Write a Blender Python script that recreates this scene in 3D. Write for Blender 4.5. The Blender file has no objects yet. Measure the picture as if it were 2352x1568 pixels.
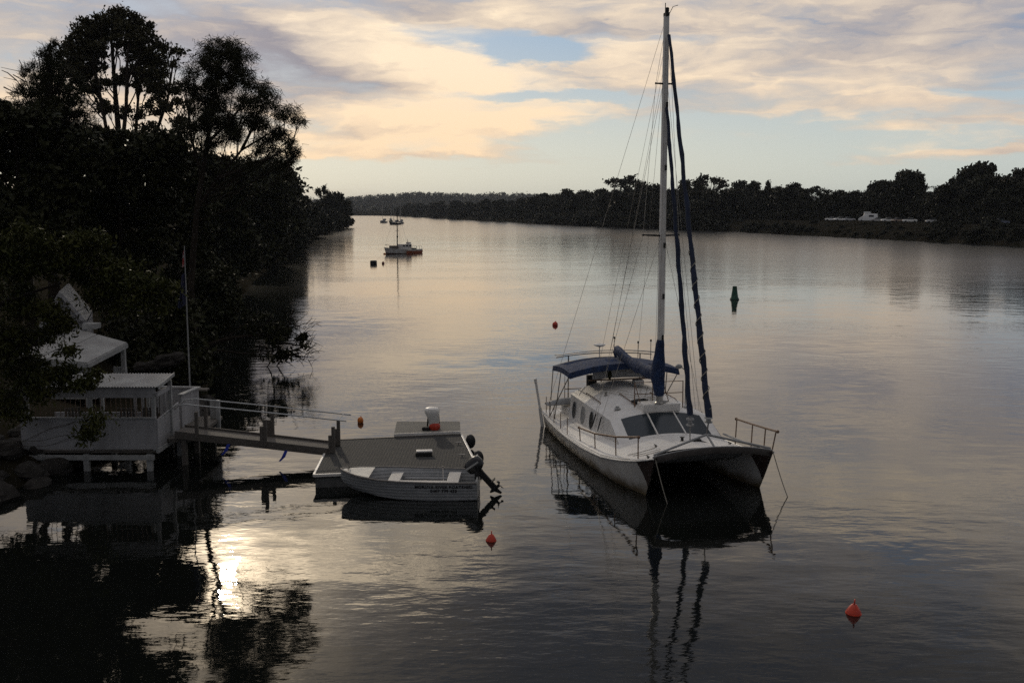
import bpy, bmesh, math, random
import numpy as np
from mathutils import Vector, Matrix, Euler
random.seed(7)
RNG = np.random.default_rng(11)
SC = bpy.context.scene
COL = SC.collection
R = math.radians

# ------------------------------------------------------------------ camera
FPX, CAM_H, PIT = 2360.0, 8.0, math.atan(302 / 2360.0)
cam_d = bpy.data.cameras.new('camera'); cam = bpy.data.objects.new('camera', cam_d); COL.objects.link(cam)
cam_d.sensor_width = 36.0; cam_d.lens = 36.0 * FPX / 2352.0
cam_d.clip_start = 0.1; cam_d.clip_end = 20000
cam.location = (0, 0, CAM_H); cam.rotation_euler = (math.pi / 2 - PIT, 0, 0)
SC.camera = cam

def _ray(u, v):
    cp, sp = math.cos(PIT), math.sin(PIT)
    a, b = (u - 1176) / FPX, (784 - v) / FPX
    return np.array([a, cp + sp * b, -sp + cp * b])
def at(u, v, z=0.0):            # point of height z seen at (u, v) of the 2352 x 1568 view
    d = _ray(u, v); t = (z - CAM_H) / d[2]
    return np.array([0, 0, CAM_H]) + t * d
def aty(u, v, y):               # point at depth y seen at (u, v)
    d = _ray(u, v)
    return np.array([0, 0, CAM_H]) + d * (y / d[1])
def azel(u, v):
    d = _ray(u, v); d = d / np.linalg.norm(d)
    return math.degrees(math.atan2(d[0], d[1])), math.degrees(math.asin(d[2]))

# ------------------------------------------------------------------ light
SUN_EL, SUN_AZ = 19.4, -16.0
sun_d = bpy.data.lights.new('sun', 'SUN'); sun = bpy.data.objects.new('sun', sun_d); COL.objects.link(sun)
sun_d.energy = 0.5; sun_d.angle = R(1.0); sun_d.color = (1.0, 0.88, 0.7)
sd = Vector((math.sin(R(SUN_AZ)) * math.cos(R(SUN_EL)), math.cos(R(SUN_AZ)) * math.cos(R(SUN_EL)), math.sin(R(SUN_EL))))
sun.rotation_euler = sd.to_track_quat('Z', 'Y').to_euler()
sun.location = (-40, 120, 60)
SC.view_settings.view_transform = 'Standard'; SC.view_settings.look = 'None'
SC.view_settings.exposure = 0.02; SC.view_settings.gamma = 1.0; SC.view_settings.use_curve_mapping = False

# ------------------------------------------------------------------ world: clear sky behind a broken layer of cloud
W = bpy.data.worlds.new('World'); SC.world = W; W.use_nodes = True
wt = W.node_tree; wt.nodes.clear()
def wn(t, **k):
    n = wt.nodes.new(t)
    for a, b in k.items(): setattr(n, a, b)
    return n
def M(op, a, b=None, c=None, clamp=False):
    n = wn('ShaderNodeMath', operation=op); n.use_clamp = clamp
    for i, x in enumerate((a, b, c)):
        if x is None: continue
        if isinstance(x, (int, float)): n.inputs[i].default_value = x
        else: wt.links.new(x, n.inputs[i])
    return n.outputs[0]
def sm(x, lo, hi):              # smoothstep
    n = wn('ShaderNodeMapRange', interpolation_type='SMOOTHSTEP')
    wt.links.new(x, n.inputs[0]); n.inputs[1].default_value = lo; n.inputs[2].default_value = hi
    return n.outputs[0]
def comb(x, y, z):
    n = wn('ShaderNodeCombineXYZ')
    for i, q in enumerate((x, y, z)):
        if isinstance(q, (int, float)): n.inputs[i].default_value = q
        else: wt.links.new(q, n.inputs[i])
    return n.outputs[0]
def noise(vec, scale, det=4, rough=.55, dist=0.0):
    n = wn('ShaderNodeTexNoise'); wt.links.new(vec, n.inputs['Vector'])
    n.inputs['Scale'].default_value = scale; n.inputs['Detail'].default_value = det
    n.inputs['Roughness'].default_value = rough; n.inputs['Distortion'].default_value = dist
    return n.outputs['Fac']
def mixc(f, a, b):
    n = wn('ShaderNodeMix', data_type='RGBA')
    if isinstance(f, (int, float)): n.inputs[0].default_value = f
    else: wt.links.new(f, n.inputs[0])
    for i, q in ((6, a), (7, b)):
        if isinstance(q, tuple): n.inputs[i].default_value = (*q, 1)
        else: wt.links.new(q, n.inputs[i])
    return n.outputs[2]
tc = wn('ShaderNodeTexCoord'); sp = wn('ShaderNodeSeparateXYZ'); wt.links.new(tc.outputs['Generated'], sp.inputs[0])
X_, Y_, Z_ = sp.outputs
AZ = M('MULTIPLY', M('ARCTAN2', X_, Y_), 57.2958)
EL = M('MULTIPLY', M('ARCSINE', Z_), 57.2958)
flat = comb(M('MULTIPLY', AZ, 0.11), M('MULTIPLY', EL, 0.34), 0.0)
w1 = M('SUBTRACT', noise(flat, 0.9, 5, .55), .5)
w2 = M('SUBTRACT', noise(comb(M('MULTIPLY', AZ, .12), M('MULTIPLY', EL, .45), 7.3), 1.1, 6, .6), .5)
AZw = M('ADD', AZ, M('MULTIPLY', w1, 7.0)); ELw = M('ADD', EL, M('MULTIPLY', w2, 3.0))
def ell(u, v, ru, rv, slope=0.0, raw=None, soft=1.0):
    a0, e0 = azel(u, v) if raw is None else raw[:2]
    ra, re = (math.degrees(ru / FPX), math.degrees(rv / FPX)) if raw is None else raw[2:]
    da = M('SUBTRACT', AZw, a0)
    de = M('SUBTRACT', M('SUBTRACT', ELw, e0), M('MULTIPLY', da, -slope))
    q = M('ADD', M('POWER', M('ABSOLUTE', M('DIVIDE', da, ra)), 2.0), M('POWER', M('ABSOLUTE', M('DIVIDE', de, re)), 2.0))
    return sm(q, 1.0 + .6 * soft, max(0.0, 1.0 - .9 * soft))
def tot(items):
    o = None
    for wgt, e in items:
        t = M('MULTIPLY', e, wgt); o = t if o is None else M('ADD', o, t)
    return o
# streaky cloud texture on a layer overhead
zz = M('ADD', M('MAXIMUM', Z_, 0.0), .10)
PX, PY = M('DIVIDE', X_, zz), M('DIVIDE', Y_, zz)
wisp = noise(comb(M('ADD', M('MULTIPLY', AZw, .20), M('MULTIPLY', ELw, .10)), M('MULTIPLY', ELw, 1.05), 5.5), 1.4, 5, .52, .5)
streak = noise(comb(M('ADD', M('MULTIPLY', PX, .55), M('MULTIPLY', PY, .12)), M('MULTIPLY', PY, .9), 1.7), 1.25, 6, .52, .4)
billow = noise(comb(M('MULTIPLY', AZ, .16), M('MULTIPLY', EL, .6), 3.1), 1.0, 6, .52, .6)
# where the layer opens (blue) and closes
opening = tot([(.85, ell(1120, 95, 250, 34, .10)), (.8, ell(1235, 120, 110, 26)), (.75, ell(1240, 222, 240, 15, .05)),
               (1.0, ell(1720, 318, 620, 52, .0)), (1.0, ell(1100, 420, 900, 55)), (1.0, ell(2000, 425, 900, 60)),
               (.75, ell(2270, 222, 110, 18, .12)), (.45, ell(1330, 300, 110, 45)), (.55, ell(950, 330, 70, 16)),
               (.35, ell(1470, 100, 200, 18)), (.55, ell(0, 0, 0, 0, raw=(-24, 2.2, 16, 1.8)))])
closing = tot([(.8, ell(1050, 292, 330, 34, -.03)), (.55, ell(930, 342, 260, 20)), (.55, ell(2200, 285, 240, 13)), (.45, ell(2150, 350, 260, 12)),
               (.25, ell(2310, 345, 60, 10)), (.5, ell(900, 140, 260, 60, .25))])
cov = M('ADD', M('ADD', .62, M('MULTIPLY', M('SUBTRACT', streak, .5), .9)), M('MULTIPLY', M('SUBTRACT', billow, .5), .7))
cov = M('ADD', cov, M('MULTIPLY', M('SUBTRACT', wisp, .5), .65))
cov = M('ADD', M('SUBTRACT', cov, M('MULTIPLY', opening, .62)), M('MULTIPLY', closing, .62))
cmask = sm(cov, .04, .80)
# how brightly the thin and thick cloud glows with the sun behind it
glow = tot([(.75, ell(950, 120, 330, 75, .26)), (.85, ell(1010, 270, 400, 62, -.02)), (.75, ell(880, 345, 330, 30)), (.24, ell(1500, 190, 620, 120)),
            (.22, ell(2080, 250, 420, 90)), (.22, ell(1300, 25, 380, 30)), (.30, ell(2200, 335, 300, 40)), (.30, ell(10, 150, 130, 190)), (.3, ell(400, 330, 300, 70)),
            (1.0, ell(0, 0, 0, 0, raw=(-8.5, 18.4, 7, 2.4))), (.62, ell(0, 0, 0, 0, raw=(6, 14.8, 26, 2.6))), (.5, ell(0, 0, 0, 0, raw=(-18, 26, 8, 3)))])
shade = tot([(.85, ell(300, 60, 700, 80)), (.6, ell(620, 170, 260, 110)), (.75, ell(850, 12, 260, 26)), (.6, ell(2180, 60, 330, 80, -.12)), (.35, ell(900, 240, 160, 26, .1)),
             (.3, ell(1480, 70, 260, 22)), (.5, ell(0, 0, 0, 0, raw=(8, 25, 20, 6))), (.4, ell(0, 0, 0, 0, raw=(-2, 22.8, 8, 2.2)))])
lum = M('ADD', M('ADD', .41, M('MULTIPLY', M('SUBTRACT', billow, .5), .9)), M('MULTIPLY', M('SUBTRACT', streak, .5), .55))
lum = M('ADD', lum, M('MULTIPLY', M('SUBTRACT', wisp, .5), 1.05))
lum = M('SUBTRACT', M('ADD', lum, M('MULTIPLY', glow, .72)), M('MULTIPLY', shade, .34))
lum = M('MULTIPLY', lum, 1.0, clamp=True)
grey, cream, gold = (.31, .295, .335), (1.04, .85, .625), (1.10, .78, .47)
low = sm(EL, 9.0, 3.0)
lit = mixc(M('MULTIPLY', low, .6), cream, gold)
cloud = mixc(lum, grey, lit)
# the sun's glow through the layer
vd = wn('ShaderNodeVectorMath', operation='DOT_PRODUCT'); wt.links.new(tc.outputs['Generated'], vd.inputs[0]); vd.inputs[1].default_value = sd
cosd = M('MAXIMUM', vd.outputs['Value'], 0.0)
halo = M('ADD', M('ADD', M('MULTIPLY', M('POWER', cosd, 2600.0), 7.0), M('MULTIPLY', M('POWER', cosd, 420.0), .9)), M('MULTIPLY', M('MULTIPLY', M('POWER', cosd, 90.0), 1.1), M('ADD', .22, M('MULTIPLY', sm(EL, 13.0, 17.5), .78))))
halo = M('MULTIPLY', halo, M('ADD', -.85, M('ADD', M('MULTIPLY', streak, 1.4), M('MULTIPLY', wisp, 2.2)), clamp=False))
# dimmer sky away from the sun and higher up; unseen zenith brightened for decks
back = sm(vd.outputs['Value'], -.35, .8)
dim = M('ADD', .50, M('MULTIPLY', back, .50))
high = M('ADD', M('SUBTRACT', 1.0, M('MULTIPLY', sm(EL, 15.0, 24.0), .56)), M('MULTIPLY', sm(EL, 36.0, 62.0), .85))
sky = wn('ShaderNodeTexSky', sky_type='NISHITA'); sky.sun_disc = False
sky.sun_elevation = R(SUN_EL); sky.sun_rotation = R(SUN_AZ); sky.air_density = 1.0; sky.dust_density = 1.5; sky.ozone_density = 1.5
skyc = wn('ShaderNodeVectorMath', operation='SCALE'); wt.links.new(sky.outputs[0], skyc.inputs[0]); skyc.inputs['Scale'].default_value = 0.065
blue = mixc(sm(EL, 11.0, 1.5), (.29, .43, .60), (.64, .67, .60))
base = mixc(.10, blue, skyc.outputs[0])
full0 = mixc(cmask, base, cloud)
tint = mixc(sm(vd.outputs['Value'], .30, .93), (.80, .93, 1.14), (1.0, 1.0, 1.0))
tint = mixc(sm(EL, 15.0, 24.0), tint, (.90, .98, 1.10))
tv = wn('ShaderNodeVectorMath', operation='MULTIPLY'); wt.links.new(full0, tv.inputs[0]); wt.links.new(tint, tv.inputs[1]); full = tv.outputs[0]
sc1 = wn('ShaderNodeVectorMath', operation='SCALE'); wt.links.new(full, sc1.inputs[0]); wt.links.new(M('MULTIPLY', dim, high), sc1.inputs['Scale'])
halo = M('ADD', M('MAXIMUM', halo, 0.0), M('MULTIPLY', ell(0, 0, 0, 0, raw=(-7.6, 19.2, 6.5, 1.9)), M('MAXIMUM', M('MULTIPLY', M('SUBTRACT', wisp, .38), 6.0), 0.0)))
hc = wn('ShaderNodeVectorMath', operation='SCALE'); hc.inputs[0].default_value = (1.0, .80, .55); wt.links.new(halo, hc.inputs['Scale'])
ad = wn('ShaderNodeVectorMath', operation='ADD'); wt.links.new(sc1.outputs[0], ad.inputs[0]); wt.links.new(hc.outputs[0], ad.inputs[1])
bg = wn('ShaderNodeBackground'); wt.links.new(ad.outputs[0], bg.inputs['Color']); bg.inputs['Strength'].default_value = 1.0
wo = wn('ShaderNodeOutputWorld'); wt.links.new(bg.outputs[0], wo.inputs[0])
W.cycles.sampling_method = 'MANUAL'; W.cycles.sample_map_resolution = 1024
SC.cycles.max_bounces = 6; SC.cycles.diffuse_bounces = 3; SC.cycles.glossy_bounces = 4; SC.cycles.transmission_bounces = 3
SC.cycles.sample_clamp_indirect = 1.2; SC.cycles.caustics_reflective = False; SC.cycles.caustics_refractive = False
SC.cycles.use_denoising = False

# ------------------------------------------------------------------ helpers
def mat(name, c1, c2=None, rough=.6, metal=0.0, scale=4.0, stretch=(1, 1, 1), bump=0.0, bscale=40.0, lo=.35, hi=.65, spec=.5, wave=None):
    m = bpy.data.materials.new(name); m.use_nodes = True
    t = m.node_tree; b = t.nodes['Principled BSDF']
    b.inputs['Roughness'].default_value = rough; b.inputs['Metallic'].default_value = metal
    b.inputs['Specular IOR Level'].default_value = spec
    co = t.nodes.new('ShaderNodeTexCoord'); mp = t.nodes.new('ShaderNodeMapping'); mp.inputs['Scale'].default_value = stretch
    t.links.new(co.outputs['Object'], mp.inputs[0])
    if c2 is None: c2 = tuple(x * .78 for x in c1)
    n = t.nodes.new('ShaderNodeTexNoise'); n.inputs['Scale'].default_value = scale; n.inputs['Detail'].default_value = 6
    n.inputs['Roughness'].default_value = .65; t.links.new(mp.outputs[0], n.inputs['Vector'])
    mr = t.nodes.new('ShaderNodeMapRange'); mr.inputs[1].default_value = lo; mr.inputs[2].default_value = hi; t.links.new(n.outputs[0], mr.inputs[0])
    mx = t.nodes.new('ShaderNodeMix'); mx.data_type = 'RGBA'; t.links.new(mr.outputs[0], mx.inputs[0])
    mx.inputs[6].default_value = (*c1, 1); mx.inputs[7].default_value = (*c2, 1)
    t.links.new(mx.outputs[2], b.inputs['Base Color'])
    if bump:
        n2 = t.nodes.new('ShaderNodeTexNoise'); n2.inputs['Scale'].default_value = bscale; n2.inputs['Detail'].default_value = 4
        t.links.new(mp.outputs[0], n2.inputs['Vector'])
        bp = t.nodes.new('ShaderNodeBump'); bp.inputs['Strength'].default_value = 1.0; bp.inputs['Distance'].default_value = bump
        t.links.new(n2.outputs[0], bp.inputs['Height']); t.links.new(bp.outputs[0], b.inputs['Normal'])
    if wave:                    # (axis vector scale, depth): ribs, boards or strakes
        wv = t.nodes.new('ShaderNodeTexWave'); wv.wave_type = 'BANDS'; wv.bands_direction = wave[0]; wv.wave_profile = wave[3] if len(wave) > 3 else 'SIN'
        wv.inputs['Scale'].default_value = wave[1]; t.links.new(co.outputs['Object'], wv.inputs['Vector'])
        bp = t.nodes.new('ShaderNodeBump'); bp.inputs['Distance'].default_value = wave[2]; bp.inputs['Strength'].default_value = 1.0
        t.links.new(wv.outputs[0], bp.inputs['Height']); t.links.new(bp.outputs[0], b.inputs['Normal'])
    return m

def leaf_mat(name, c1, c2, rough=.55):
    m = bpy.data.materials.new(name); m.use_nodes = True
    t = m.node_tree; b = t.nodes['Principled BSDF']; b.inputs['Roughness'].default_value = rough; b.inputs['Specular IOR Level'].default_value = .08
    g = t.nodes.new('ShaderNodeNewGeometry'); mx = t.nodes.new('ShaderNodeMix'); mx.data_type = 'RGBA'
    co = t.nodes.new('ShaderNodeTexCoord'); n = t.nodes.new('ShaderNodeTexNoise'); n.inputs['Scale'].default_value = .8
    t.links.new(co.outputs['Object'], n.inputs['Vector'])
    ad_ = t.nodes.new('ShaderNodeMath'); ad_.operation = 'MULTIPLY_ADD'; t.links.new(g.outputs['Random Per Island'], ad_.inputs[0]); ad_.inputs[1].default_value = .6
    s_ = t.nodes.new('ShaderNodeMath'); s_.operation = 'MULTIPLY_ADD'; t.links.new(n.outputs[0], s_.inputs[0]); s_.inputs[1].default_value = 1.4; s_.inputs[2].default_value = -.5
    t.links.new(s_.outputs[0], ad_.inputs[2]); ad_.use_clamp = True
    t.links.new(ad_.outputs[0], mx.inputs[0]); mx.inputs[6].default_value = (*c1, 1); mx.inputs[7].default_value = (*c2, 1)
    t.links.new(mx.outputs[2], b.inputs['Base Color'])
    return m

class MB:
    def __init__(s): s.v = []; s.f = []
    def add(s, vs, fs):
        o = len(s.v); s.v.extend([tuple(map(float, q)) for q in vs]); s.f.extend([tuple(i + o for i in q) for q in fs]); return s
    def box(s, c, size, rz=0.0, M_=None):
        x, y, z = (q / 2 for q in size)
        vs = [(-x, -y, -z), (x, -y, -z), (x, y, -z), (-x, y, -z), (-x, -y, z), (x, -y, z), (x, y, z), (-x, y, z)]
        if M_ is not None: vs = [tuple(M_ @ Vector(q)) for q in vs]
        if rz: vs = [(a * math.cos(rz) - b * math.sin(rz), a * math.sin(rz) + b * math.cos(rz), d) for a, b, d in vs]
        vs = [(a + c[0], b + c[1], d + c[2]) for a, b, d in vs]
        return s.add(vs, [(0, 3, 2, 1), (4, 5, 6, 7), (0, 1, 5, 4), (1, 2, 6, 5), (2, 3, 7, 6), (3, 0, 4, 7)])
    def bar(s, p, q, w, h):     # rectangular bar from p to q, w across (level), h upright
        p, q = Vector(p), Vector(q); d = (q - p); L = d.length; d.normalize()
        side = d.cross(Vector((0, 0, 1)))
        if side.length < 1e-4: side = Vector((1, 0, 0))
        side.normalize(); up = side.cross(d).normalized()
        vs = [e + side * (a * w / 2) + up * (b * h / 2) for e in (p, q) for a, b in ((-1, -1), (1, -1), (1, 1), (-1, 1))]
        return s.add(vs, [(0, 1, 2, 3), (7, 6, 5, 4), (0, 4, 5, 1), (1, 5, 6, 2), (2, 6, 7, 3), (3, 7, 4, 0)])
    def tube(s, pts, r, n=8, cap=True, sq=(1, 1)):
        pts = [Vector(map(float, p)) for p in pts]; k = len(pts)
        rs = [r] * k if isinstance(r, (int, float)) else list(r)
        t0 = (pts[1] - pts[0]).normalized()
        a = t0.orthogonal().normalized(); vs = []
        for i, p in enumerate(pts):
            t = (pts[min(i + 1, k - 1)] - pts[max(i - 1, 0)]).normalized()
            a = (a - t * a.dot(t)); a = a.normalized() if a.length > 1e-6 else t.orthogonal().normalized()
            b = t.cross(a)
            for j in range(n):
                th = 2 * math.pi * j / n
                vs.append(p + (a * math.cos(th) * sq[0] + b * math.sin(th) * sq[1]) * rs[i])
        fs = [(i * n + j, i * n + (j + 1) % n, (i + 1) * n + (j + 1) % n, (i + 1) * n + j) for i in range(k - 1) for j in range(n)]
        if cap: fs += [tuple(range(n))[::-1], tuple(range((k - 1) * n, k * n))]
        return s.add(vs, fs)
    def lathe(s, prof, n=20, c=(0, 0, 0)):
        vs, fs = [], []
        for r, z in prof:
            for j in range(n):
                th = 2 * math.pi * j / n; vs.append((c[0] + r * math.cos(th), c[1] + r * math.sin(th), c[2] + z))
        for i in range(len(prof) - 1):
            for j in range(n): fs.append((i * n + j, i * n + (j + 1) % n, (i + 1) * n + (j + 1) % n, (i + 1) * n + j))
        fs += [tuple(range(n))[::-1], tuple(range((len(prof) - 1) * n, len(prof) * n))]
        return s.add(vs, fs)
    def grid(s, rows, closed=False):
        k = len(rows[0]); vs = [q for r_ in rows for q in r_]; fs = []
        for i in range(len(rows) - 1):
            for j in range(k if closed else k - 1): fs.append((i * k + j, i * k + (j + 1) % k, (i + 1) * k + (j + 1) % k, (i + 1) * k + j))
        return s.add(vs, fs)
    def ellipsoid(s, c, r, nu=16, nv=10, jit=0.0):
        vs, fs = [], []
        for i in range(nv + 1):
            ph = math.pi * i / nv
            for j in range(nu):
                th = 2 * math.pi * j / nu; q = 1 + random.uniform(-jit, jit)
                vs.append((c[0] + r[0] * q * math.sin(ph) * math.cos(th), c[1] + r[1] * q * math.sin(ph) * math.sin(th), c[2] - r[2] * q * math.cos(ph)))
        for i in range(nv):
            for j in range(nu): fs.append((i * nu + j, i * nu + (j + 1) % nu, (i + 1) * nu + (j + 1) % nu, (i + 1) * nu + j))
        return s.add(vs, fs)
    def build(s, name, m, parent=None, smooth=False, bevel=0.0, solid=0.0):
        me = bpy.data.meshes.new(name); me.from_pydata(s.v, [], s.f); me.update()
        bm_ = bmesh.new(); bm_.from_mesh(me); bmesh.ops.recalc_face_normals(bm_, faces=bm_.faces); bm_.to_mesh(me); bm_.free()
        if smooth:
            me.polygons.foreach_set('use_smooth', [True] * len(me.polygons))
        me.materials.append(m)
        o = bpy.data.objects.new(name, me); COL.objects.link(o)
        if parent is not None: o.parent = parent
        if solid:
            q = o.modifiers.new('solid', 'SOLIDIFY'); q.thickness = solid; q.offset = -1
        if bevel:
            q = o.modifiers.new('bevel', 'BEVEL'); q.width = bevel; q.segments = 2; q.limit_method = 'ANGLE'; q.angle_limit = R(40)
        if smooth:
            q = o.modifiers.new('split', 'EDGE_SPLIT'); q.split_angle = R(42)
        return o

def tag(o, label=None, cat=None, group=None, kind=None):
    for k, x in (('label', label), ('category', cat), ('group', group), ('kind', kind)):
        if x: o[k] = x
    return o
def empty(name, loc, rz=0.0, label=None, cat=None, group=None):
    o = bpy.data.objects.new(name, None); COL.objects.link(o); o.location = tuple(map(float, loc)); o.rotation_euler = (0, 0, rz)
    o.empty_display_size = .2
    return tag(o, label, cat, group)
def kids(o): return [c for c in bpy.data.objects if c.parent == o]
def copy_tree(o, parent=None):
    ks = kids(o)
    c = o.copy(); COL.objects.link(c)
    if parent is not None: c.parent = parent
    for ch in ks: copy_tree(ch, c)
    return c
def quads_mesh(name, V, m, parent=None):      # V: (n, 4, 3)
    n = len(V); me = bpy.data.meshes.new(name)
    me.vertices.add(4 * n); me.vertices.foreach_set('co', np.ascontiguousarray(V, dtype=np.float32).ravel())
    me.loops.add(4 * n); me.loops.foreach_set('vertex_index', np.arange(4 * n, dtype=np.int32))
    me.polygons.add(n); me.polygons.foreach_set('loop_start', np.arange(0, 4 * n, 4, dtype=np.int32))
    me.polygons.foreach_set('loop_total', np.full(n, 4, dtype=np.int32))
    me.update(calc_edges=True); me.validate()
    me.materials.append(m)
    o = bpy.data.objects.new(name, me); COL.objects.link(o)
    if parent is not None: o.parent = parent
    return o
def lerp(a, b, t): return a + (b - a) * t
def interp(x, xs, ys): return float(np.interp(x, xs, ys))

# ------------------------------------------------------------------ materials
m_white = mat('white_paint', (.80, .78, .74), (.66, .63, .58), rough=.38, scale=2.2)
m_deck = mat('deck_paint', (.80, .78, .74), (.68, .65, .61), rough=.5, scale=3.0)
m_grey = mat('grey_paint', (.33, .33, .32), (.25, .25, .25), rough=.5)
m_glass = mat('dark_glass', (.016, .024, .030), rough=.22, spec=.3)
m_blue = mat('blue_canvas', (.009, .034, .105), (.006, .016, .05), rough=.8, scale=5, bump=.05, bscale=6)
m_steel = mat('steel', (.42, .40, .37), rough=.35, metal=.8)
m_rust = mat('rusty_tube', (.16, .09, .05), (.24, .16, .11), rough=.6, metal=.2, scale=9)
m_black = mat('black_rubber', (.012, .012, .012), rough=.7)
m_red = mat('red_float', (.62, .055, .02), (.45, .04, .02), rough=.45)
m_orange = mat('orange_float', (.75, .22, .02), (.55, .14, .02), rough=.45)
m_green = mat('green_float', (.008, .09, .05), (.005, .05, .03), rough=.5)
m_wood = mat('weathered_timber', (.13, .115, .10), (.07, .06, .05), rough=.8, scale=5, stretch=(1, 8, 8))
m_bark = mat('bark', (.045, .036, .028), (.022, .018, .015), rough=1.0, scale=3, spec=.05)
m_palebark = mat('pale_bark', (.20, .17, .13), (.10, .08, .06), rough=.85, scale=2)
m_rope = mat('rope', (.36, .33, .27), rough=.9)
m_alu = mat('aluminium', (.42, .42, .42), (.32, .33, .33), rough=.5, metal=.1, scale=5, wave=('Z', 3.4, .006))
m_alu2 = mat('aluminium_plain', (.50, .50, .48), (.40, .40, .39), rough=.45, metal=.4)
m_rock = mat('rock', (.055, .05, .045), (.028, .026, .024), rough=.95, spec=.1, scale=2.5, bump=.05, bscale=4)
m_earth = mat('bank_earth', (.035, .03, .02), (.018, .016, .011), rough=1.0, scale=.6, bump=.08, bscale=1.5, spec=0.0)
m_grass = mat('bank_grass', (.028, .024, .017), (.009, .009, .006), rough=1.0, scale=.15, bump=.08, bscale=1.5, spec=0.0)

# ------------------------------------------------------------------ water
def water_mat():
    m = bpy.data.materials.new('river_water'); m.use_nodes = True; t = m.node_tree; b = t.nodes['Principled BSDF']
    b.inputs['Base Color'].default_value = (.006, .007, .006, 1); b.inputs['IOR'].default_value = 1.44
    L = t.links.new
    co = t.nodes.new('ShaderNodeTexCoord')
    def nz(sc_, st, det, rough=.5, off=(0, 0, 0), rot=0.0, dist=0.0):
        mp = t.nodes.new('ShaderNodeMapping'); mp.inputs['Scale'].default_value = st; mp.inputs['Location'].default_value = off; mp.inputs['Rotation'].default_value = (0, 0, rot)
        L(co.outputs['Object'], mp.inputs[0])
        n = t.nodes.new('ShaderNodeTexNoise'); n.inputs['Scale'].default_value = sc_; n.inputs['Detail'].default_value = det; n.inputs['Roughness'].default_value = rough
        n.inputs['Distortion'].default_value = dist
        L(mp.outputs[0], n.inputs['Vector']); return n.outputs[0]
    def mm(op, a, b_):
        n = t.nodes.new('ShaderNodeMath'); n.operation = op
        for i, x in enumerate((a, b_)):
            if isinstance(x, (int, float)): n.inputs[i].default_value = x
            else: L(x, n.inputs[i])
        return n.outputs[0]
    def ss(x, lo, hi):
        n = t.nodes.new('ShaderNodeMapRange'); n.interpolation_type = 'SMOOTHSTEP'; L(x, n.inputs[0]); n.inputs[1].default_value = lo; n.inputs[2].default_value = hi; return n.outputs[0]
    sepn = t.nodes.new('ShaderNodeSeparateXYZ'); L(co.outputs['Object'], sepn.inputs[0]); x, y, _ = sepn.outputs
    swell = nz(.45, (1, 1, 1), 2, .45)
    rip = nz(1.5, (.55, 1.25, 1), 3, .5, rot=R(12))
    fine = nz(5.0, (.55, 1.2, 1), 3, .55, rot=R(-8))
    patch = nz(.055, (.8, 1.4, 1), 3, .55, off=(3.1, 1.7, 0))
    # sheltered corner by the boathouse is the calmest
    dx, dy = mm('SUBTRACT', x, -9.0), mm('SUBTRACT', y, 21.0)
    d = mm('SQRT', mm('ADD', mm('MULTIPLY', dx, dx), mm('MULTIPLY', dy, dy)), 0)
    shelter = ss(d, 4.0, 11.0)
    wind = mm('MULTIPLY', ss(patch, .40, .62), shelter)
    h = mm('ADD', mm('MULTIPLY', swell, .020), mm('MULTIPLY', rip, mm('ADD', .0056, mm('MULTIPLY', wind, .0100))))
    h = mm('ADD', h, mm('MULTIPLY', fine, mm('ADD', .0007, mm('MULTIPLY', wind, .0034))))
    bp = t.nodes.new('ShaderNodeBump'); bp.inputs['Strength'].default_value = 1.0; bp.inputs['Distance'].default_value = 1.0
    L(h, bp.inputs['Height']); L(bp.outputs[0], b.inputs['Normal'])
    far = mm('MAXIMUM', ss(y, 230.0, 430.0), mm('MULTIPLY', ss(x, 5.0, 55.0), ss(y, 60.0, 170.0)))
    far = mm('ADD', mm('MULTIPLY', far, .10), mm('MULTIPLY', ss(y, 55.0, 130.0), .085))
    ro = mm('ADD', .010, mm('MULTIPLY', far, 1.0))
    L(ro, b.inputs['Roughness'])
    return m
wb = MB()
ys = [-300, 10, 60, 200, 800, 9000]; xs_ = [-6000, -100, 0, 100, 6000]
wb.grid([[(xx, yy, 0) for xx in xs_] for yy in ys])
wo_ = wb.build('water', water_mat()); tag(wo_, 'still grey brown river water reflecting the cloudy sky', 'water', kind='structure')

# ------------------------------------------------------------------ banks
def strip(name, poly, prof, m, label):
    b = MB(); rows = []
    for (x, y, dx, dy) in poly:
        l = math.hypot(dx, dy); dx, dy = dx / l, dy / l
        rows.append([(x + dx * s + (.35 * math.sin(3.1 * y + x) if 0 < s < 40 else 0), y + dy * s, z + (.25 * math.sin(y * .9 + s * 1.7) * min(1, s / 6) if s > 0 and y < 120 else 0)) for s, z in prof])
    b.grid(rows); o = b.build(name, m, smooth=True); tag(o, label, 'riverbank', kind='structure'); return o
def densify(poly, step):
    out = []
    for a, b in zip(poly[:-1], poly[1:]):
        n = max(1, int(math.hypot(b[0] - a[0], b[1] - a[1]) / step))
        for i in range(n): out.append(tuple(lerp(p, q, i / n) for p, q in zip(a, b)))
    return out + [poly[-1]]
LB = [(-30, -60, -1, 0), (-19, 10, -1, 0), (-16.5, 22, -1, 0), (-15.2, 26, -1, 0), (-14.4, 29, -1, 0), (-13.6, 32, -1, 0), (-12.4, 35, -1, 0), (-12.2, 38, -1, 0), (-13, 43, -1, 0), (-15.2, 51, -1, 0), (-18.5, 64, -1, 0),
      (-24, 90, -1, 0), (-29, 115, -1, 0), (-40, 180, -1, 0), (-50.5, 245, -1, 0), (-69, 390, -1, 0), (-77, 480, -1, -.1), (-84, 505, -1, -.6), (-120, 530, -.5, -1), (-260, 560, -.2, -1), (-700, 640, -.1, -1)]
PROF = [(-4, -2.5), (-1.2, -.7), (0, .02), (.7, .45), (2, .9), (5, 1.5), (10, 2.0), (25, 2.8), (60, 4), (200, 6)]
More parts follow.
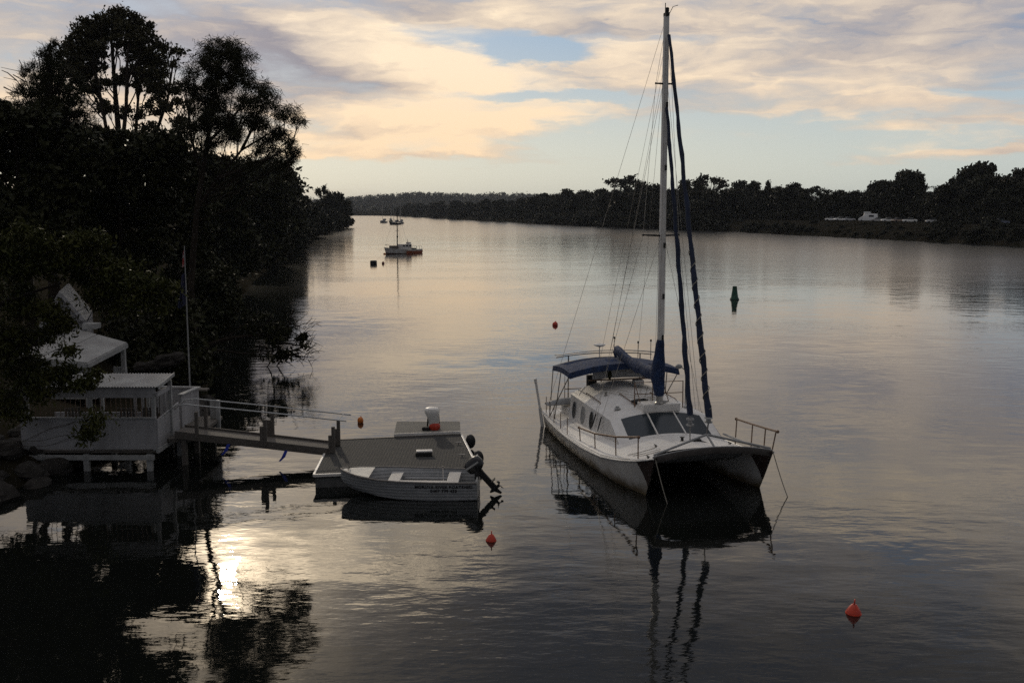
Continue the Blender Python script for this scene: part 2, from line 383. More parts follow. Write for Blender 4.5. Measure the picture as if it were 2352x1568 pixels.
strip('near_riverbank', densify(LB, 3.0)[:260], PROF, m_earth, 'dark wooded bank behind the boathouse')
RB = [(215, -120, 1, .1), (175, 40, 1, .2), (140, 150, 1, .3), (112, 225, 1, .4), (83, 375, 1, .45), (28.6, 547, 1, .5), (-55, 900, 1, .5), (-150, 1340, .8, .8), (-190, 1420, .3, 1), (-400, 1560, .1, 1), (-1400, 1800, .1, 1)]
PROF2 = [(-5, -2.5), (-1, -.6), (0, .02), (1.0, .8), (3, 1.6), (10, 2.9), (20, 3.9), (45, 4.2), (150, 5.5), (700, 10), (2500, 30)]
strip('far_riverbank', densify(RB, 9.0), PROF2, m_grass, 'grassy bank along the opposite side of the river')
# hills at the head of the reach
HILL_LIFT = 4
hp = [(700, 462), (760, 458), (805, 455), (870, 450), (950, 444), (1030, 445), (1090, 449), (1150, 444), (1230, 449), (1300, 448), (1420, 452), (1600, 450), (1800, 452), (2000, 455), (2250, 450), (2500, 455)]
HILLS = []
b = MB(); rows = []
for u, v in hp:
    q = aty(u, v - HILL_LIFT, 2700.0); zt = q[2]
    HILLS.append((q[0], zt)); rows.append([(q[0] * .74, 2000, -2), (q[0] * .85, 2250, zt * .35), (q[0], 2700, zt - 9), (q[0] * 1.2, 3300, zt * .6), (q[0] * 1.5, 4200, -2)])
b.grid(rows); hill = b.build('hills', m_earth, smooth=True); tag(hill, 'low wooded hills at the head of the river reach', 'hills', kind='structure')

# ------------------------------------------------------------------ trees
lf_dark = leaf_mat('dark_leaf', (.018, .021, .010), (.040, .040, .017))
lf_gum = leaf_mat('gum_leaf', (.034, .034, .018), (.075, .066, .034))
lf_needle = leaf_mat('needle_leaf', (.024, .026, .014), (.045, .043, .022))
lf_acacia = leaf_mat('acacia_leaf', (.024, .030, .008), (.064, .064, .017))
lf_far = leaf_mat('far_leaf', (.018, .020, .011), (.032, .032, .017))

def leaves(clumps, dens, size, sub_r=.35, per=26, elong=1.8, shell=.55, droop=0.0, needle=False, rng=RNG):
    out = []
    for (cx, cy, cz, rx, ry, rz) in clumps:
        ns = max(3, int(dens * (rx * rz + rx * ry + ry * rz) / 1.0))
        d = rng.normal(size=(ns, 3)); d /= np.linalg.norm(d, axis=1, keepdims=True)
        rr = rng.uniform(shell ** 3, 1.0, ns) ** (1 / 3)
        wob = 1 + .22 * np.sin(d[:, 0:1] * 3.1 + cx) * np.cos(d[:, 2:3] * 4.3 + cz)
        sc_ = np.array([cx, cy, cz]) + d * rr[:, None] * wob * np.array([rx, ry, rz])
        npr = rng.integers(int(per * .5), int(per * 1.5) + 1, ns)
        idx = np.repeat(np.arange(ns), npr); n = len(idx)
        srad = sub_r * rng.uniform(.55, 1.35, ns)
        off = rng.normal(size=(n, 3)); off[:, 2] *= .7
        if needle:
            dirs = off / (np.linalg.norm(off, axis=1, keepdims=True) + 1e-6)
            dirs = dirs + d[idx] * (.10 if droop > 0 else .5); dirs[:, 2] += .15 - droop
            dirs /= np.linalg.norm(dirs, axis=1, keepdims=True)
            L = size * rng.uniform(.6, 1.3, n); w = size * .042 * rng.uniform(.8, 1.4, n)
            p0 = sc_[idx] + rng.normal(size=(n, 3)) * (srad[idx] * .38)[:, None]
            p1 = p0 + dirs * L[:, None]
            p1[:, 2] -= L * .25 * droop
            side = np.cross(dirs, rng.normal(size=(n, 3))); side /= np.linalg.norm(side, axis=1, keepdims=True) + 1e-6
            side *= w[:, None]
            out.append(np.stack([p0 - side, p0 + side, p1 + side * .5, p1 - side * .5], axis=1))
        else:
            c = sc_[idx] + off * (srad[idx] * .55)[:, None]
            a = rng.normal(size=(n, 3)); a[:, 2] -= droop; a /= np.linalg.norm(a, axis=1, keepdims=True)
            bb = np.cross(a, rng.normal(size=(n, 3))); bb /= np.linalg.norm(bb, axis=1, keepdims=True) + 1e-6
            s = size * rng.uniform(.6, 1.4, n)[:, None]
            a = a * s * elong * .5; bb = bb * s * .5
            out.append(np.stack([c - a, c + bb, c + a, c - bb], axis=1))
    return np.concatenate(out)

def limb(b, p, q, r0, r1, sag=0.0, n=6, wob=.12):
    p, q = np.array(p, float), np.array(q, float); L = np.linalg.norm(q - p)
    pts = []
    for i in range(6):
        t = i / 5; e = lerp(p, q, t); e = e + np.array([0, 0, sag * L * math.sin(math.pi * t)])
        if 0 < i < 5: e = e + RNG.normal(size=3) * wob * L * .12
        pts.append(e)
    b.tube(pts, [lerp(r0, r1, i / 5) for i in range(6)], n=n, cap=False)
    return pts

def tree(name, label, base, clumps, leaf, wood, spec, tr=.25, group=None, trunk_pts=None, twigs=3, fork=.35, limbs=(), lr=1.0):
    base = np.array(base, float)
    root = empty(name, base, 0.0, label, 'tree', group)
    cl = [tuple(np.array(c) - np.array([*base, 0, 0, 0])) for c in clumps]
    b = MB()
    top = max(cl, key=lambda c: c[2]); mx = np.mean([c[:3] for c in cl], axis=0)
    if trunk_pts is None:
        h = top[2]
        trunk_pts = [(0, 0, -.6), (mx[0] * .05, mx[1] * .05, h * .2), (mx[0] * .3, mx[1] * .3, h * .45), (lerp(mx[0], top[0], .4) * .8, lerp(mx[1], top[1], .4) * .8, h * .72), (top[0], top[1], h)]
    else:
        trunk_pts = [tuple(np.array(p) - base) for p in trunk_pts]
    k = len(trunk_pts); b.tube(trunk_pts, [tr * (1 - .8 * i / (k - 1)) * (1.25 if i == 0 else 1) for i in range(k)], n=8, cap=False)
    tp = np.array(trunk_pts, float)
    fine = np.array([lerp(tp[i], tp[i + 1], j / 6) for i in range(k - 1) for j in range(6)])
    for lm in limbs:
        lp_ = [tuple(np.array(p) - base) for p in lm]; n_ = len(lp_); b.tube(lp_, [tr * .42 * (1 - .7 * i / (n_ - 1)) for i in range(n_)], n=7, cap=False)
        la = np.array(lp_, float); fine = np.concatenate([np.array([lerp(la[i], la[i + 1], j / 5) for i in range(n_ - 1) for j in range(6)]), fine])
    nf = len(fine)
    for c in cl:
        c3 = np.array(c[:3]); dd = np.linalg.norm((fine - c3) * np.array([1, 1, .7]), axis=1) + np.where(fine[:, 2] > c3[2] - .15 * abs(c3[2]) - .3, 6.0, 0)
        j = int(np.argmin(dd)); j = max(j - int(fork * 4), 1) if not len(limbs) else j
        p = fine[j]; rad = max(.025, tr * (1 - .8 * j / len(fine)) * .45) * lr if not len(limbs) else tr * .14
        pts = limb(b, p, c3, rad, rad * .35, sag=-.04)
        for _ in range(twigs):
            u = RNG.normal(size=3); u /= np.linalg.norm(u); u[2] = abs(u[2]) * .8
            limb(b, pts[random.choice((3, 4))], c3 + u * np.array(c[3:]) * .85, rad * .4, .012, n=4)
    b.build('trunk', wood, root, smooth=True)
    quads_mesh('crown', leaves(cl, **spec), leaf, root)
    return root

def PC(lst, y, dep=1.0, jit=.0):       # clumps listed as (u, v, ru, rv) on the plane at depth y -> world ellipsoids
    out = []
    for q in lst:
        u, v, ru, rv = q[:4]; yy = y + (q[4] if len(q) > 4 else 0) + RNG.uniform(-jit, jit)
        c = aty(u, v, yy); s = yy / FPX
        out.append((c[0], c[1], c[2], ru * s, (ru + rv) / 2 * s * dep, rv * s))
    return out
def ground(y, inland=3.0):
    return float(np.interp(inland, [0, .7, 2, 5, 10, 25, 60], [.02, .45, .9, 1.5, 2, 2.8, 4]))
def bank_x(y): return float(np.interp(y, [p[1] for p in LB[:18]], [p[0] for p in LB[:18]]))
def base_at(u, y):
    x = aty(u, 500, y)[0]; return (x, y, ground(y, max(.3, bank_x(y) - x)))

S_GUM = dict(dens=5.2, size=.15, sub_r=.45, per=64, elong=2.2, shell=.7, droop=.6)
S_DENSE = dict(dens=13.0, size=.15, sub_r=.42, per=58, elong=1.9, shell=.35, droop=.3)
S_FAR = dict(dens=7.0, size=.42, sub_r=.6, per=24, elong=1.6, shell=.3)
S_CAS = dict(dens=25.0, size=.25, sub_r=.36, per=80, needle=True, droop=.45, shell=.05)

# tall gum with a rounded crown
gum = []
for rr, n_, ru_, rv_ in ((1.0, 17, 24, 15), (.74, 12, 24, 15), (.45, 7, 24, 14)):
    for k in range(n_):
        a = math.pi * (1.08 - 1.16 * k / (n_ - 1)); q = rr * random.uniform(.95, 1.03)
        gum.append((262 + 100 * q * math.cos(a), 146 - 108 * q * math.sin(a), ru_ * random.uniform(.8, 1.15), rv_ * random.uniform(.8, 1.15), random.uniform(-1.6, 1.6)))
gum += [(178, 165, 24, 16), (215, 195, 26, 16), (180, 205, 22, 14), (265, 185, 24, 14), (310, 175, 26, 14), (338, 195, 30, 16), (380, 150, 16, 9), (388, 112, 16, 8), (412, 124, 9, 7), (398, 200, 26, 12), (424, 235, 16, 10), (362, 246, 34, 16), (300, 262, 28, 14),
        (412, 285, 26, 13), (345, 300, 36, 16), (245, 245, 24, 14), (395, 320, 30, 13), (330, 335, 30, 12), (365, 215, 20, 12)]
tree('gum_tree', 'tallest tree on the wooded near bank, a gum with a rounded open crown', base_at(285, 90.00), PC(gum, 90, 1.2, .3), lf_gum, m_bark, S_GUM, tr=.5,
     trunk_pts=[base_at(285, 90.00), aty(287, 520, 90.00), aty(278, 400, 90.00), aty(272, 300, 90.00), aty(262, 180, 90.00), aty(255, 75, 90.00)], twigs=6, limbs=[[aty(284, 470, 90.00), aty(310, 330, 90.51), aty(318, 220, 90.85), aty(325, 110, 90.85)], [aty(280, 430, 90.00), aty(245, 300, 89.32), aty(225, 190, 89.15), aty(205, 100, 89.15)], [aty(285, 480, 90.00), aty(350, 330, 91.02), aty(385, 230, 91.7), aty(400, 130, 91.7)], [aty(276, 380, 90.00), aty(290, 250, 88.64), aty(292, 150, 88.30), aty(295, 100, 88.30)], [aty(300, 400, 90.34), aty(360, 340, 90.00), aty(412, 290, 90.00)]])
# bunya-like pine with layered arms
pine = [(115, 105, 16, 9)]
for i in range(8):
    v = 128 + i * 27; w = 30 + i * 12
    for sgn in (-1, 1):
        pine += [(115 + sgn * w * .9, v + w * .10, w * .46, 11, RNG.uniform(-.8, .8)), (115 + sgn * w * .35, v - 2, w * .4, 10, RNG.uniform(-.8, .8))]
    pine += [(115 + w * .2, v, w * .4, 10, w / 60), (115 - w * .2, v, w * .4, 10, -w / 60)]
tree('pine_tree', 'pyramid shaped pine with layered upswept arms beside the tall gum tree', base_at(115, 48), PC(pine, 48, .8), lf_dark, m_bark,
     dict(dens=26.0, size=.26, sub_r=.24, per=50, needle=True, shell=.1, droop=-.2), tr=.28,
     trunk_pts=[base_at(115, 48), aty(115, 500, 48), aty(115, 300, 48), aty(115, 100, 48)], twigs=2, fork=.2)
# river oak leaning out over the water
cas = [(512, 112, 44, 20), (482, 140, 36, 28), (542, 140, 36, 30), (500, 185, 46, 30), (556, 178, 26, 24), (432, 172, 20, 14), (424, 198, 13, 10), (448, 205, 16, 12), (488, 240, 46, 24), (442, 245, 16, 12), (556, 235, 26, 18),
       (608, 228, 32, 20), (648, 258, 28, 16), (683, 276, 17, 9), (592, 275, 34, 20), (545, 285, 40, 18), (462, 288, 30, 18), (640, 305, 24, 15), (666, 330, 14, 15), (612, 318, 22, 12), (668, 372, 10, 13), (664, 400, 10, 14), (424, 300, 22, 16), (632, 352, 16, 8), (500, 268, 40, 24), (470, 325, 28, 16), (528, 312, 34, 14), (600, 342, 28, 10), (645, 378, 20, 12), (592, 205, 22, 12), (460, 215, 20, 14), (672, 352, 12, 16), (575, 372, 26, 9)]
cb = base_at(436, 46.5)
tree('river_oak', 'feathery she-oak with twisted limbs leaning out over the river', cb, PC(cas, 46.5, .9, .5), lf_needle, m_bark, S_CAS, tr=.19,
     trunk_pts=[cb, aty(438, 660, 46.5), aty(452, 480, 46.5), aty(476, 330, 46.5), aty(490, 240, 46.5), aty(508, 115, 46.5)], twigs=6, limbs=[[aty(452, 480, 46.5), aty(500, 410, 46.7), aty(555, 345, 46.9), aty(600, 318, 47), aty(655, 285, 47)], [aty(500, 410, 46.7), aty(560, 388, 46.3), aty(620, 362, 46), aty(655, 345, 46), aty(664, 395, 46)], [aty(476, 330, 46.5), aty(520, 285, 46.2), aty(560, 240, 46), aty(610, 230, 46)], [aty(462, 400, 46.5), aty(440, 320, 46.8), aty(432, 250, 47), aty(426, 200, 47)], [aty(555, 345, 46.9), aty(585, 285, 47.2), aty(600, 270, 47.2)]])
# bare tree behind the pine
bt = empty('bare_tree', base_at(60, 50), 0, 'leafless tree with forked bare branches beside the layered pine', 'tree')
b = MB(); b0 = np.array(base_at(60, 50))
def rel(u, v, y): return aty(u, v, y) - b0
b.tube([(0, 0, -.3), rel(62, 420, 50), rel(78, 250, 50)], [.16, .11, .07], n=6)
for pts in ([(78, 250), (55, 205), (38, 185), (8, 178)], [(78, 250), (62, 190), (48, 165), (2, 155)], [(48, 165), (50, 150), (44, 138)], [(38, 185), (18, 168), (4, 162)], [(8, 200), (28, 210), (66, 225)], [(62, 190), (30, 172)]):
    b.tube([rel(u, v, 50 + .2 * i) for i, (u, v) in enumerate(pts)], [.034 - .008 * i for i in range(len(pts))], n=5)
b.build('trunk', m_palebark, bt)

dense = [
 ('broad dark evergreen tree at the edge above the gabled house', 42, 60, [(-55, 300, 60, 60), (-70, 420, 60, 70), (-50, 540, 60, 60), (-110, 330, 50, 60), (30, 268, 60, 34), (100, 292, 48, 40), (30, 350, 60, 50), (110, 370, 60, 50), (178, 345, 46, 44), (50, 450, 70, 55), (150, 440, 60, 52), (20, 530, 60, 50), (110, 530, 70, 50)], S_DENSE),
 ('dense evergreen tree under the tall gum crown', 49, 265, [(225, 335, 42, 34), (285, 345, 42, 34), (345, 350, 42, 30), (385, 335, 30, 22), (250, 400, 58, 46), (335, 410, 54, 44), (210, 470, 60, 52), (300, 490, 60, 56), (370, 470, 46, 48), (400, 400, 34, 34), (230, 560, 60, 40), (330, 570, 60, 42)], S_DENSE),
 ('shadowy evergreen tree directly behind the flagpole', 58, 405, [(400, 400, 38, 30), (440, 420, 30, 30), (410, 470, 50, 44), (450, 500, 30, 44), (400, 560, 52, 46), (445, 590, 34, 44), (410, 650, 46, 44)], S_DENSE),
 ('bushy bank tree standing just past the she-oak', 100, 478, [(452, 372, 34, 18), (500, 384, 36, 22), (540, 392, 26, 20), (460, 420, 44, 40), (520, 440, 46, 44), (470, 500, 50, 52), (535, 520, 44, 50), (500, 590, 52, 44), (555, 590, 34, 40)], S_DENSE),
 ('round crowned bank tree overhanging the water past the she-oak', 150, 545, [(560, 405, 30, 20), (600, 400, 34, 20), (580, 440, 46, 36), (620, 445, 36, 36), (560, 500, 46, 50), (610, 510, 40, 50), (585, 560, 46, 40), (618, 560, 30, 36)], S_DENSE),
 ('last tall bank tree before the river opens out', 232, 620, [(640, 402, 28, 22), (664, 424, 18, 22), (636, 450, 40, 40), (662, 480, 24, 40), (630, 510, 42, 46), (664, 535, 22, 36), (636, 575, 36, 32)], S_DENSE),
 ('slender bank tree rising behind the round crowned one', 200, 610, [(615, 385, 22, 16), (622, 415, 26, 24), (650, 450, 26, 32), (655, 500, 30, 36)], S_DENSE),
]
for lab, y, u0, cl, spec in dense:
    tree('bank_tree', lab, base_at(u0, y), PC(cl, y, .9, 1.2), lf_dark, m_bark, dict(spec, size=.16 * max(1, y / 60), sub_r=.42 * max(1, y / 60), dens=spec['dens'] * (1 if y < 60 else (60 / y) ** 1.3)), tr=.24, group='evergreen trees on the near bank', twigs=2)
# leafy tree reaching over the boathouse
aca = [(40, 600, 70, 44), (130, 592, 66, 44), (215, 622, 60, 42), (290, 640, 52, 36), (350, 652, 46, 26), (398, 672, 28, 15), (255, 690, 52, 32), (338, 694, 40, 24), (384, 716, 28, 13), (30, 690, 56, 46), (20, 780, 60, 48), (56, 850, 50, 38),
       (130, 862, 40, 26), (186, 884, 34, 16), (222, 858, 18, 9), (160, 800, 22, 14), (20, 930, 46, 40), (88, 905, 40, 18), (200, 1000, 24, 14), (212, 965, 14, 14), (118, 722, 24, 24), (96, 706, 20, 30), (140, 752, 18, 14), (104, 768, 24, 14), (128, 756, 22, 18), (150, 728, 14, 18), (62, 560, 70, 38), (190, 560, 50, 30)]
ab = (-17.6, 28.6, .9)
tree('acacia_tree', 'leafy green tree reaching over the white boathouse roof', ab, PC(aca, 29.6, .8, .5), lf_acacia, m_bark,
     dict(dens=24.0, size=.062, sub_r=.3, per=90, elong=2.6, shell=.3, droop=.5), tr=.14, lr=.2, trunk_pts=[ab, (-17.0, 28.9, 2.6), (-16.0, 29.2, 4.2), (-14.6, 29.5, 5.4), (-13.0, 29.6, 5.9)], twigs=2)
# low scrub along the waterline
scrub = [('low shrub hanging over the rocks behind the flagpole', 43, 400, [(395, 700, 40, 30), (420, 745, 34, 30), (380, 760, 36, 28)]),
         ('drooping shrub above the fallen dead branch', 53, 480, [(470, 650, 44, 40), (500, 700, 44, 36), (455, 720, 40, 34)]),
         ('dark shrub between the fallen branch and the bank trees', 66, 520, [(505, 640, 40, 36), (470, 610, 40, 36)]),
         ('shrub leaning to the water below the round crowned tree', 130, 570, [(568, 600, 38, 26), (592, 606, 26, 18), (540, 606, 30, 22)]),
         ('low shrub on the bank beneath the last tall bank tree', 215, 650, [(640, 590, 26, 18), (655, 580, 20, 18)]),
         ('low bush beside the rocks under the verandah', 45, 340, [(345, 800, 40, 22), (320, 780, 30, 20)])]
for lab, y, u0, cl in scrub:
    r_ = tree('shrub', lab, base_at(u0, y), PC(cl, y, 1, .4), lf_dark, m_bark, dict(S_DENSE, size=.14 * max(1, y / 60), dens=12 * min(1, (60 / y) ** 1.3)), tr=.07, group='shrubs along the near waterline', twigs=1); r_['category'] = 'shrub'
for k in range(16):
    y = 43 + k * 2.1; x = bank_x(y) - random.uniform(1.2, 4.0); z = ground(y, bank_x(y) - x); w = random.uniform(1.0, 1.7)
    r_ = tree('shrub', 'dark understorey bush on the wooded near bank', (x, y, z), [(x + random.uniform(-.6, .6), y + random.uniform(-.6, .6), z + random.uniform(.5, 1.5), w, w, w * .7) for _ in range(3)], lf_dark, m_bark, dict(S_DENSE, dens=9), tr=.06, group='understorey bushes on the near bank', twigs=1); r_['category'] = 'shrub'
# fallen dead tree reaching into the river
ft = empty('fallen_tree', aty(450, 800, 50), 0, 'dead fallen tree with bare branches dipping in the river', 'tree')
b = MB(); f0 = np.array(aty(450, 800, 50))
def fr(u, v, y): return aty(u, v, y) - f0
for pts, r0 in (([(440, 805, 50), (520, 778, 50.5), (600, 768, 51), (628, 790, 51.5), (655, 812, 52)], .13), ([(600, 768, 51), (640, 786, 51), (680, 792, 51), (716, 800, 51)], .08), ([(655, 812, 52), (685, 800, 52), (712, 788, 52)], .06),
                ([(628, 790, 51.5), (622, 830, 52), (610, 848, 52.5)], .06), ([(655, 812, 52), (640, 835, 52.5), (626, 850, 53)], .05), ([(655, 812, 52), (690, 818, 52.3), (720, 822, 52.5)], .05), ([(640, 786, 51), (660, 760, 51), (668, 735, 51)], .04),
                ([(680, 792, 51), (690, 765, 51), (688, 752, 51)], .03), ([(470, 800, 49), (560, 812, 49.5), (630, 806, 50)], .05), ([(520, 778, 50.5), (560, 745, 50.5), (585, 722, 50.5)], .045), ([(600, 768, 51), (618, 742, 51), (622, 722, 51)], .035)):
    n = len(pts); b.tube([fr(*q) for q in pts], [r0 * (1 - .75 * i / (n - 1)) for i in range(n)], n=6)
for _ in range(150):
    u, v = random.uniform(575, 716), random.uniform(735, 832); a = fr(u, v, 51.3); d = Vector((random.uniform(.2, 1), random.uniform(-.3, .3), random.uniform(-.6, .7))) * random.uniform(.35, 1.05)
    b.tube([a, Vector(a) + d * .35 + Vector((0, 0, .05)), Vector(a) + d * .7 + Vector((0, 0, .05)), Vector(a) + d], [.022, .017, .012, .007], n=4)
    e_ = Vector(a) + d * .5; b.tube([e_, e_ + Vector((random.uniform(.1, .4), random.uniform(-.2, .2), random.uniform(-.25, .4)))], [.012, .006], n=4)
b.build('trunk', m_bark, ft)
fcl = [tuple(np.array(c) - np.array([*f0, 0, 0, 0])) for c in PC([(652, 768, 16, 30), (636, 785, 18, 16), (690, 784, 12, 16), (612, 745, 22, 22), (585, 735, 26, 26), (640, 820, 18, 14), (668, 812, 20, 8)], 51.2, 1)]
quads_mesh('dead_foliage', leaves(fcl, dens=7.0, size=.13, sub_r=.3, per=36, elong=2.4, shell=.1, droop=.6), lf_dark, ft)

# generic distant trees: a few shapes, copied
def variant(kind, seed):
    rng = np.random.default_rng(seed); cl = []
    if kind == 'round':
        for i in range(8):
            a = i * .8 + rng.uniform(0, .5); cl.append((.27 * math.cos(a), .27 * math.sin(a), rng.uniform(.08, .2), .17, .17, .12))
        for i in range(15):
            z = rng.uniform(.25, .88); w = .42 * math.sin(math.pi * min(1, (z - .05) / .95) ** .8) + .05
            a = rng.uniform(0, 6.28); rr = rng.uniform(.1, .75) * w
            cl.append((rr * math.cos(a), rr * math.sin(a), z, rng.uniform(.12, .2), rng.uniform(.12, .2), rng.uniform(.09, .14)))
    elif kind == 'umbrella':
        for i in range(17):
            a = rng.uniform(0, 6.28); rr = .36 * math.sqrt(rng.uniform(.02, 1)); cl.append((rr * math.cos(a), rr * math.sin(a), .97 - rr * rr * 1.9 - rng.uniform(0, .10), rng.uniform(.045, .08), .06, rng.uniform(.02, .035)))
        for i in range(5):
            a = rng.uniform(0, 6.28); cl.append((.24 * math.cos(a), .24 * math.sin(a), rng.uniform(.52, .72), .06, .06, .025))
    elif kind == 'spire':
        for i in range(14):
            z = .15 + .8 * i / 13; w = .20 * (1.05 - z) + .02; a = i * 2.4
            cl.append((w * .5 * math.cos(a), w * .5 * math.sin(a), z, w + .04, w + .04, .06))
    return cl
VAR = {}
for kd, n in (('round', 4), ('umbrella', 2), ('spire', 2)):
    for i in range(n): VAR[(kd, i)] = variant(kd, 100 + 7 * i + len(kd))
PROTO = {}
def far_tree(loc, h, wd, kd, i, label, group, rz):
    key = (kd, i)
    if key not in PROTO:
        cl = [tuple(np.array(c) * 16.0) for c in VAR[key]]
        spec = dict(dens=1.7 if kd != 'umbrella' else 3.4, size=.72 if kd != 'umbrella' else .5, sub_r=1.05, per=16, elong=1.5, shell=.25, rng=np.random.default_rng(i + 3))
        r_ = empty('far_tree', (0, 0, 0), 0); bb = MB()
        bb.tube([(0, 0, -.6), (.15, 0, 5), (0, .2, 10), (0, 0, 13.5)], [.3, .24, .17, .06], n=6, cap=False)
        for c in cl: limb(bb, (0, 0, min(c[2] * .72, 9)), c[:3], .1, .03, n=4)
        bb.build('trunk', m_bark, r_); quads_mesh('crown', leaves(cl, **spec), lf_far, r_)
        PROTO[key] = r_; o = r_
    else: o = copy_tree(PROTO[key])
    o.location = tuple(map(float, loc)); o.scale = (wd / 16, wd / 16, h / 16); o.rotation_euler = (0, 0, rz)
    return tag(o, label, 'tree', group)
RBxy = densify(RB, 6.0)
def rb_at(u, back):          # point on the far bank seen at column u, set back inland
    best = None
    for (x, y, dx, dy) in RBxy:
        if y < 120: continue
        l = math.hypot(dx, dy); X, Y = x + dx / l * back, y + dy / l * back
        uu = 1176 + FPX * X / (Y * math.cos(PIT)); 
        if best is None or abs(uu - u) < best[0]: best = (abs(uu - u), X, Y)
    z = float(np.interp(back, [q[0] for q in PROF2], [q[1] for q in PROF2]))
    return best[1], best[2], z
sky_line = [(1250, 446, 50, 'round'), (1275, 439, 46, 'round'), (1310, 437, 50, 'round'), (1345, 440, 50, 'round'), (1382, 436, 46, 'round'), (1412, 431, 40, 'round'), (1438, 400, 62, 'umbrella'), (1470, 424, 46, 'round'), (1500, 426, 50, 'round'),
            (1535, 424, 46, 'round'), (1570, 417, 50, 'round'), (1605, 424, 46, 'round'), (1640, 398, 60, 'umbrella'), (1660, 428, 50, 'round'), (1700, 419, 52, 'round'), (1735, 421, 56, 'round'), (1765, 418, 30, 'spire'), (1785, 417, 52, 'round'), (1815, 424, 50, 'round'),
            (1842, 436, 50, 'round'), (1870, 425, 46, 'umbrella'), (1890, 438, 50, 'round'), (1925, 440, 52, 'round'), (1960, 441, 56, 'round'), (1995, 436, 46, 'round'), (2030, 404, 60, 'round'), (2066, 396, 64, 'round'), (2100, 398, 60, 'round'), (2118, 402, 44, 'spire'),
            (2150, 430, 60, 'round'), (2190, 411, 66, 'round'), (2228, 390, 76, 'round'), (2258, 379, 80, 'round'), (2294, 388, 70, 'round'), (2330, 392, 76, 'round'), (2368, 384, 84, 'round'), (2420, 380, 90, 'round')]
special = {1438: 'umbrella shaped gum standing clear of the far treeline, left of the tall mast', 1640: 'umbrella shaped gum above the far treeline just beyond the furled sails', 1870: 'small umbrella topped tree on the far treeline between mast and cars',
           1765: 'narrow pointed tree in the far treeline beyond the green buoy', 2118: 'pointed pine at the end of the tall clump behind the parked cars', 2030: 'outermost round tree of the tall clump behind the parked cars', 2066: 'highest tree in the clump behind the parked cars', 2258: 'tallest broad tree on the far bank'}
for i, (u, v, wpx, kd) in enumerate(sky_line):
    x, y, z = rb_at(u, 48 if u > 1650 else 22)
    ht = CAM_H + (482 - v) / FPX * y - z; wd = wpx / FPX * y * (1.35 if kd == 'round' else 1.9 if kd == 'umbrella' else 1.6)
    far_tree((x, y, z), ht * (1.0 if kd != 'round' else 1.03), wd, kd, i % (4 if kd == 'round' else 2), special.get(u, 'dark bushy tree standing in the treeline along the far bank'), 'trees along the far bank', i * 1.7)
for i in range(96):          # front row and fill
    u = 1235 + (i % 48) * 23.5 + random.uniform(-8, 8); bk = (34 if u > 1650 else 7) + random.uniform(0, 6) + (14 if i >= 48 else 0)
    x, y, z = rb_at(u, bk); low_ = random.uniform(.62, .97) * (CAM_H - z + (482 - np.interp(u, [q[0] for q in sky_line], [q[1] + (18 if q[3] != 'round' else 2) for q in sky_line])) / FPX * y)
    if 1880 < u < 2130: x, y, z = rb_at(u, bk + 26)
    far_tree((x, y, z - .3), low_, low_ * random.uniform(1.0, 1.35), 'round', i % 4, 'dark bushy tree standing in the treeline along the far bank', 'trees along the far bank', i * 2.1)
for i in range(60):          # upper reach
    t_ = i / 59; y = lerp(560, 1380, t_); x = float(np.interp(y, [547, 900, 1340], [28.6, -55, -150])) + random.uniform(1.5, 20)
    h = random.uniform(10.5, 15.5); far_tree((x, y + random.uniform(0, 20), .8), h, h * 1.15, 'round', i % 4, 'distant round tree on the bank of the upper river reach', 'trees along the upper reach', i * 1.3)
for i in range(110):         # scrub right along the far waterline
    u = 1236 + i * 10.3 + random.uniform(-4, 4); bk = random.uniform(1.0, 3.5) + (random.choice((0, 0, 6, 14)) if u > 1650 else 0)
    x, y, z = rb_at(u, bk); h = random.uniform(1.6, 3.2) if u > 2130 or 1650 < u < 1880 else random.uniform(.9, 1.5) if u > 1650 else random.uniform(3.5, 7.5)
    o = far_tree((x, y, z - .5), h, h * random.uniform(1.4, 2.6), 'round', i % 4, 'low dark bush along the far waterline', 'bushes along the far waterline', i * 1.1); o.name = 'waterside_bush'; o['category'] = 'bush'
# the point on the near side
pt = [(700, 450, 40, 'round', 330), (722, 452, 40, 'round', 360), (741, 421, 34, 'umbrella', 400), (760, 452, 40, 'round', 420), (782, 441, 46, 'round', 440), (800, 446, 38, 'round', 470), (690, 448, 40, 'round', 260), (676, 452, 40, 'round', 220), (715, 470, 46, 'round', 300), (745, 478, 46, 'round', 350),
      (775, 480, 44, 'round', 400), (700, 490, 50, 'round', 230), (672, 500, 50, 'round', 180), (735, 495, 40, 'round', 290), (798, 488, 34, 'round', 470), (684, 515, 44, 'round', 190), (765, 500, 40, 'round', 370), (720, 510, 40, 'round', 270), (650, 470, 44, 'round', 165), (640, 500, 40, 'round', 150)]
for i, (u, v, wpx, kd, y) in enumerate(pt):
    q = aty(u, v, y); x = min(q[0], float(np.interp(y, [p[1] for p in LB[:18]], [p[0] for p in LB[:18]])) - 1.0)
    lab = 'single umbrella shaped gum above the wooded point' if kd == 'umbrella' else 'dark rounded tree crowding the wooded point up the river'
    far_tree((x, y, .8), q[2] - .8, wpx / FPX * y * 1.5, kd, i % (4 if kd == 'round' else 2), lab, 'trees on the wooded point', i * 1.9)
